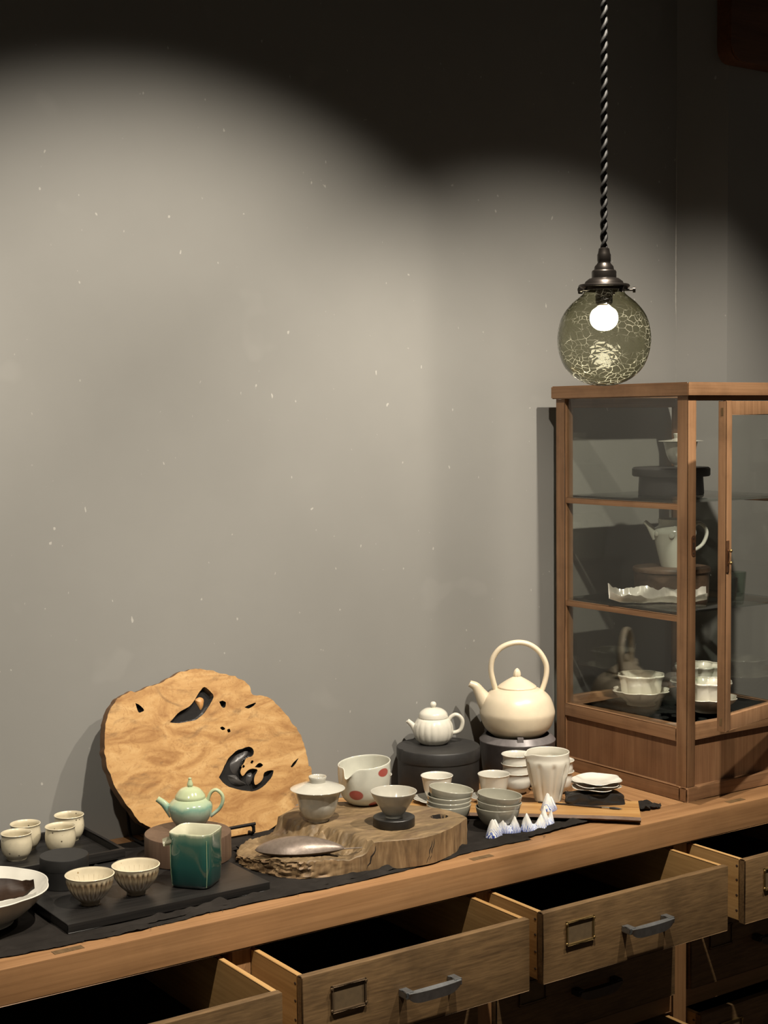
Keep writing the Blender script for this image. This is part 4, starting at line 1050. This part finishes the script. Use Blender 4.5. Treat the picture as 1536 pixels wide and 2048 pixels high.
# ------------------------------------------------------------------ inside the cabinet
FZ = .8975
p = Vector((cx0+.205, cy0+.205, FZ))
bm = bmesh.new(); rows = []
for i in range(41):
    rows.append([bm.verts.new(((i/40-.5)*.325+.002*fbm((i*.1, j*.1, 2), 2), (j/40-.5)*.31+.0025*fbm((i*.1, j*.1, 7), 2.2), .0012+.0016*max(0, fbm((i*.07, j*.07, 5), 1.2)))) for j in range(41)])
for a, b_ in zip(rows, rows[1:]):
    for j in range(40): bm.faces.new((a[j], b_[j], b_[j+1], a[j+1]))
bmesh.ops.solidify(bm, geom=bm.faces[:], thickness=-.0009)
setp(obj('cabinet_cloth', bm, clothmat('dark_green_black_linen', (.014, .016, .0145)), loc=p, rz=.06), 'dark frayed cloth lining the bottom of the display cabinet', 'cloth')
CZ2 = FZ+.0034
def lobcup(n, amp, zr):
    def f(x, y, z, t):
        r = math.hypot(x, y)
        if r < 1e-6: return (x, y, z)
        m_ = max(0, min(1, z/zr)); k = 1+amp*m_*(abs(math.cos(n*t/2))-.55); return (x*k, y*k, z)
    return f
def set_(x, y, la, lb):
    p = G(x, y, CZ2); s = S(p)
    o_ = obj('lobed_saucer', lathe(vessel(crv(sc([(29, 0), (30, 5), (38, 12), (48, 20), (55.5, 29)], s), 5), 2*s, 5*s), 96, lobcup(8, .13, .022)), M_cream2, loc=p, rz=RZ+.2, auto=50); setp(o_, lb, 'saucer', 'lobed saucers in the cabinet')
    pot('lobed_cup', la, 'cup', Vector((p.x, p.y, p.z+5.4*s)), s, [(26, 0), (29, 3), (37, 16), (40, 32), (42, 45), (46, 53), (45.5, 55)], 2, 5, M_cream2, 'lobed cups in the cabinet', seg=96, fn=lobcup(8, .12, .03), rz=RZ+.2)
M_cream2 = ceramic('warm_white_glaze', (.74, .71, .61), .18, var=.03, coat=.5)
set_(1282, 1408, 'lobed white cup on a saucer behind the cabinet side glass', 'lobed white saucer behind the cabinet side glass at the bottom')
set_(1417, 1422, 'lobed white cup on a saucer just inside the cabinet door', 'lobed white saucer just inside the cabinet door')
set_(1396, 1389, 'lobed white cup standing furthest back at the cabinet bottom', 'lobed white saucer standing furthest back at the cabinet bottom')
ZS1, ZS2 = 1.3652+.0054, 1.1334+.0054
# middle shelf: leaf dish, brown box, lidless teapot, tumblers
p = G(1316, 1208, ZS2); s = S(p)
bm = bmesh.new(); rows = []; nx, ny = 60, 18
for i in range(nx+1):
    u = i/nx; wv_ = 36*s*(math.sin(PI*min(1, u*.92+.06))**.55)*(1+.08*math.sin(u*23)+.2*fbm((u, 2, 2), 6)); row = []
    for j in range(ny+1):
        v = j/ny*2-1; z = (1.5+24*abs(v)**2.4+(2*math.sin(u*17+v*2)+7*fbm((u, v*.2, 3), 7))*abs(v)+14*max(0, .12-u)/.12+7*max(0, u-.85)/.15)*s*(1 if v > 0 else .62)
        row.append(bm.verts.new(((u-.5)*196*s, v*wv_+3*s*math.sin(u*14), max(z, .6*s))))
    rows.append(row)
for i in range(nx):
    for j in range(ny):
        if (i in (10, 11, 12) and j in (13, 14)) or (i in (33, 34, 35, 36) and j in (13, 14)): continue
        bm.faces.new((rows[i][j], rows[i+1][j], rows[i+1][j+1], rows[i][j+1]))
bmesh.ops.solidify(bm, geom=bm.faces[:], thickness=-.0022)
setp(obj('leaf_platter', bm, M_white, loc=p+Vector((0, 0, .0026)), rz=RZ, auto=70), 'long white leaf-shaped platter with wavy rim on the middle glass shelf', 'platter')
p = Vector(on(1343, 1180, 1, 2.40)); p.z = ZS2; s = S(p)
h_ = 58
rb = thing('brown_box', 'round brown wooden box on the middle glass shelf under the teapot', 'box', p, RZ)
obj('box_body', lathe([(0, 0), (72*s, 0), (73*s, 1*s), (74*s, (h_-10)*s), (0, (h_-10)*s)], 72), W_brown('X'), rb, auto=40)
obj('box_lid', lathe([(0, (h_-9.6)*s), (75*s, (h_-9.6)*s), (77*s, (h_-8)*s), (77*s, (h_-2)*s), (75.5*s, h_*s), (0, h_*s)], 72), W_brown('X'), rb, auto=40)
p = Vector(on(1349, 1140, 1, 2.40)); p.z = ZS2+h_*s+.0002; s = S(p)
tp = thing('lidless_teapot', 'white tall teapot without lid on the brown box in the cabinet', 'teapot', p, RZ)
obj('body', lathe(vessel(crv(sc([(27, 0), (28, 2), (35, 30), (41, 58), (43, 68), (40, 76), (33, 81), (32, 86), (33, 94)], s), 5), 2*s, 4*s), 64), M_pale, tp, auto=60)
obj('spout', tube(bmesh.new(), crv([(-36*s, 0, 58*s), (-44*s, 0, 70*s), (-52*s, 0, 82*s), (-60*s, 0, 90*s)], 5), [r[0] for r in crv([(10*s,), (7.5*s,), (5.5*s,), (4.5*s,)], 5)], 14, hollow=.005), M_pale, tp, auto=60)
obj('handle', tube(bmesh.new(), crv([(38*s, 0, 80*s), (48*s, 0, 86*s), (60*s, 0, 78*s), (64*s, 0, 64*s), (57*s, 0, 45*s), (44*s, 0, 34*s), (34*s, 0, 31*s)], 6), 3.8*s, 10, 1.3, upv=(0, 1, 0)), M_pale, tp)
for (a0, zz) in ((-1.9, 64), (-2.75, 66), (-1.0, 62)):
    obj('boss', lathe(crv([(6*s, 0), (5*s, 2*s), (2*s, 3*s), (0, 3.2*s)], 3), 12, lambda x, y, z, t: ((42.5*s+z)*math.cos(a0)-y*math.sin(a0), (42.5*s+z)*math.sin(a0)+y*math.cos(a0), zz*s+x)), M_pale, tp)
M_tum = glass_pane('green_tinted_glass', (.82, .875, .835), 1.5)
for (x, y, lab) in ((1456, 1211, 'small green-tinted glass tumbler standing just inside the door'), (1473, 1200, 'small green-tinted glass tumbler standing behind the other tumbler')):
    p = G(x, y, ZS2); s = S(p)
    def fac(x_, y_, z_, t_):
        k = 1-.03*abs(math.cos(5*t_))*(1 if z_ < 44*s else 0); return (x_*k, y_*k, z_)
    pot('glass_tumbler', lab, 'tumbler', p, s, [(14.5, 0), (15, 2), (16.5, 20), (18, 40), (19, 56)], 2, 7, M_tum, 'tumblers on the middle shelf', fn=fac, n=3)
# top shelf: black pot with lid, gaiwan
p = Vector(on(1342, 1000, 1, 2.375)); p.z = ZS1; s = S(p)
zl_ = on(1342, 934, 1, 2.375).z-ZS1
bk = thing('black_pot', 'round black lidded box on the top glass shelf of the cabinet', 'box', p, RZ)
obj('box_body', lathe([(0, 0), (64*s, 0), (65*s, 2*s), (63*s, zl_-18*s), (0, zl_-18*s)], 72), M_boxblack, bk, auto=40)
obj('box_lid', lathe([(0, zl_-17.8*s), (75*s, zl_-17.8*s), (77*s, zl_-15*s), (77*s, zl_-3*s), (74*s, zl_), (0, zl_)], 72), M_boxblack, bk, auto=40)
p = Vector(on(1361, 930, 1, 2.375)); p.z = ZS1+zl_+.0002
gaiwan('small white gaiwan with flat lid on the black box in the cabinet', p, S(p)*.80, M_pale, flat=True)

# ------------------------------------------------------------------ pendant lamp
D0 = 2.05
pg = CAM+ray(1208, 672)*D0; s = S(pg)
lamp = thing('pendant_lamp', 'hanging lamp with smoky crackled glass globe and twisted black cord', 'lamp', pg, RZ)
M_fit = plain('dark_bronze', (.05, .043, .038), .35, .85)
m = bpy.data.materials.new('crackled_smoky_glass'); m.use_nodes = True; nt = m.node_tree; nt.nodes.remove(nt.nodes['Principled BSDF']); out = nt.nodes['Material Output']
tr_ = nd(nt, 'ShaderNodeBsdfTransparent'); lwf = nd(nt, 'ShaderNodeLayerWeight', Blend=.5); lk(nt, ramp(nt, lwf.outputs['Facing'], [(.0, (.74, .74, .63)), (.5, (.62, .62, .50)), (.82, (.42, .42, .32)), (1, (.22, .22, .16))]), tr_.inputs[0])
gl_ = nd(nt, 'ShaderNodeBsdfGlossy', Roughness=.04); cv = coords(nt, False, (1, 1, 1.5)); nz_ = nd(nt, 'ShaderNodeTexNoise', Scale=35.0, Detail=3.0); lk(nt, cv, nz_.inputs['Vector'])
mxv = nd(nt, 'ShaderNodeMix', data_type='VECTOR'); mxv.inputs[0].default_value = .018; lk(nt, cv, mxv.inputs[4]); lk(nt, nz_.outputs['Color'], mxv.inputs[5])
vo = nd(nt, 'ShaderNodeTexVoronoi', feature='DISTANCE_TO_EDGE', Scale=95.0); lk(nt, mxv.outputs[1], vo.inputs['Vector'])
line = ramp(nt, vo.outputs['Distance'], [(0, (1, 1, 1)), (.010, (.85, .85, .85)), (.022, (0, 0, 0))])
nz2 = noise_t(nt, cv, 22, 3, .6); msk = ramp(nt, nz2, [(.42, (0, 0, 0)), (.60, (1, 1, 1))])
zg = zgrad(nt, 75*s, -60*s); zm = ramp(nt, zg, [(.15, (.12, .12, .12)), (.5, (.8, .8, .8)), (1, (1, 1, 1))])
f1 = mixc(nt, 1.0, line, msk, 'MULTIPLY'); f2 = mixc(nt, 1.0, f1, zm, 'MULTIPLY')
bp = nd(nt, 'ShaderNodeBump', Strength=.5, Distance=.0015); lk(nt, vo.outputs['Distance'], bp.inputs['Height']); lk(nt, bp.outputs[0], gl_.inputs['Normal']); fr_ = schlick(nt, bp.outputs[0])
mx1 = nd(nt, 'ShaderNodeMixShader'); lk(nt, fr_.outputs[0], mx1.inputs[0]); lk(nt, tr_.outputs[0], mx1.inputs[1]); lk(nt, gl_.outputs[0], mx1.inputs[2])
tl_ = nd(nt, 'ShaderNodeBsdfTranslucent'); tl_.inputs[0].default_value = (.9, .88, .74, 1)
mx2 = nd(nt, 'ShaderNodeMixShader'); lk(nt, f2, mx2.inputs[0]); lk(nt, mx1.outputs[0], mx2.inputs[1]); lk(nt, tl_.outputs[0], mx2.inputs[2]); lk(nt, mx2.outputs[0], out.inputs[0])
globe = crv(sc([(40, 93), (41, 86), (46, 80), (66, 63), (84, 38), (92.5, 5), (91, -28), (78, -62), (54, -85), (26, -97), (0, -99.5)], s), 7)
obj('glass_globe', lathe(globe, 96), m, lamp)
obj('gallery', lathe(sc([(15, 101), (40, 101.5), (49, 102), (51, 100), (51, 97), (48, 95.5), (46, 90), (43, 90), (43, 97), (30, 98), (15, 98)], s), 64), M_fit, lamp, auto=50)
obj('gallery_dome', lathe(sc([(40, 101), (37, 108), (29, 114), (20, 116), (20, 114), (28, 112), (35, 106), (38, 101)], s), 64), M_fit, lamp, auto=50)
for a0 in (PI, PI/3, -PI/3+.15):
    t_ = bmesh.new(); c_, s_ = math.cos(a0), math.sin(a0)
    tube(t_, [(r*s*c_, r*s*s_, 90*s) for r in (42, 50, 58)], 2*s, 8); tube(t_, [(r*s*c_, r*s*s_, 90*s) for r in (57, 62)], 5.5*s, 12); obj('thumb_screw', t_, M_fit, lamp, auto=50)
    obj('screw_lug', bx(-5*s, 5*s, -2*s, 2*s, 84*s, 97*s), M_fit, lamp).location = (47*s*c_, 47*s*s_, 0); lamp.children[-1].rotation_euler = (0, 0, a0+PI/2)
obj('lamp_holder', lathe([(0, 112*s)]+sc([(18, 112), (24.5, 113), (24.5, 127), (23, 130), (20, 131), (18.5, 138), (14, 143), (12.5, 146), (13.5, 149), (13.5, 161), (12, 164), (10.5, 173), (7, 175)], s)+[(0, 175*s)], 48), M_fit, lamp, auto=50)
obj('bulb_socket', lathe(sc([(0, 99), (17, 99), (17, 66), (13, 60), (0, 60)], s), 40), M_fit, lamp, auto=50)
m, nt, b = newmat('lit_bulb'); b.inputs['Base Color'].default_value = (1, .95, .85, 1); b.inputs['Emission Color'].default_value = (1, .9, .7, 1); b.inputs['Emission Strength'].default_value = 22
obj('light_bulb', lathe(crv(sc([(11, 63), (14, 58), (24, 50), (28, 37), (25, 23), (14, 13), (0, 10)], s), 5), 40), m, lamp)
zc0 = 174*s; zc1 = 3.0-pg.z; turn = 47*s; nst = int((zc1-zc0)/turn*12)
M_cord = plain('black_braided_cord', (.005, .0046, .0042), .65, 0, .3, 400)
for ph in (0, PI):
    obj('twisted_cord', tube(bmesh.new(), [(4.1*s*math.cos(ph+i*PI/6), 4.1*s*math.sin(ph+i*PI/6), zc0+(zc1-zc0)*i/nst) for i in range(nst+1)], 3.9*s, 8), M_cord, lamp)
obj('ceiling_rose', lathe(sc([(0, 0), (8, 0), (45, 12), (55, 16), (55, 22), (0, 22)], s), 40, None, None, (0, 0, zc1-22*s)), M_fit, lamp, auto=40)
bpy.context.view_layer.update()
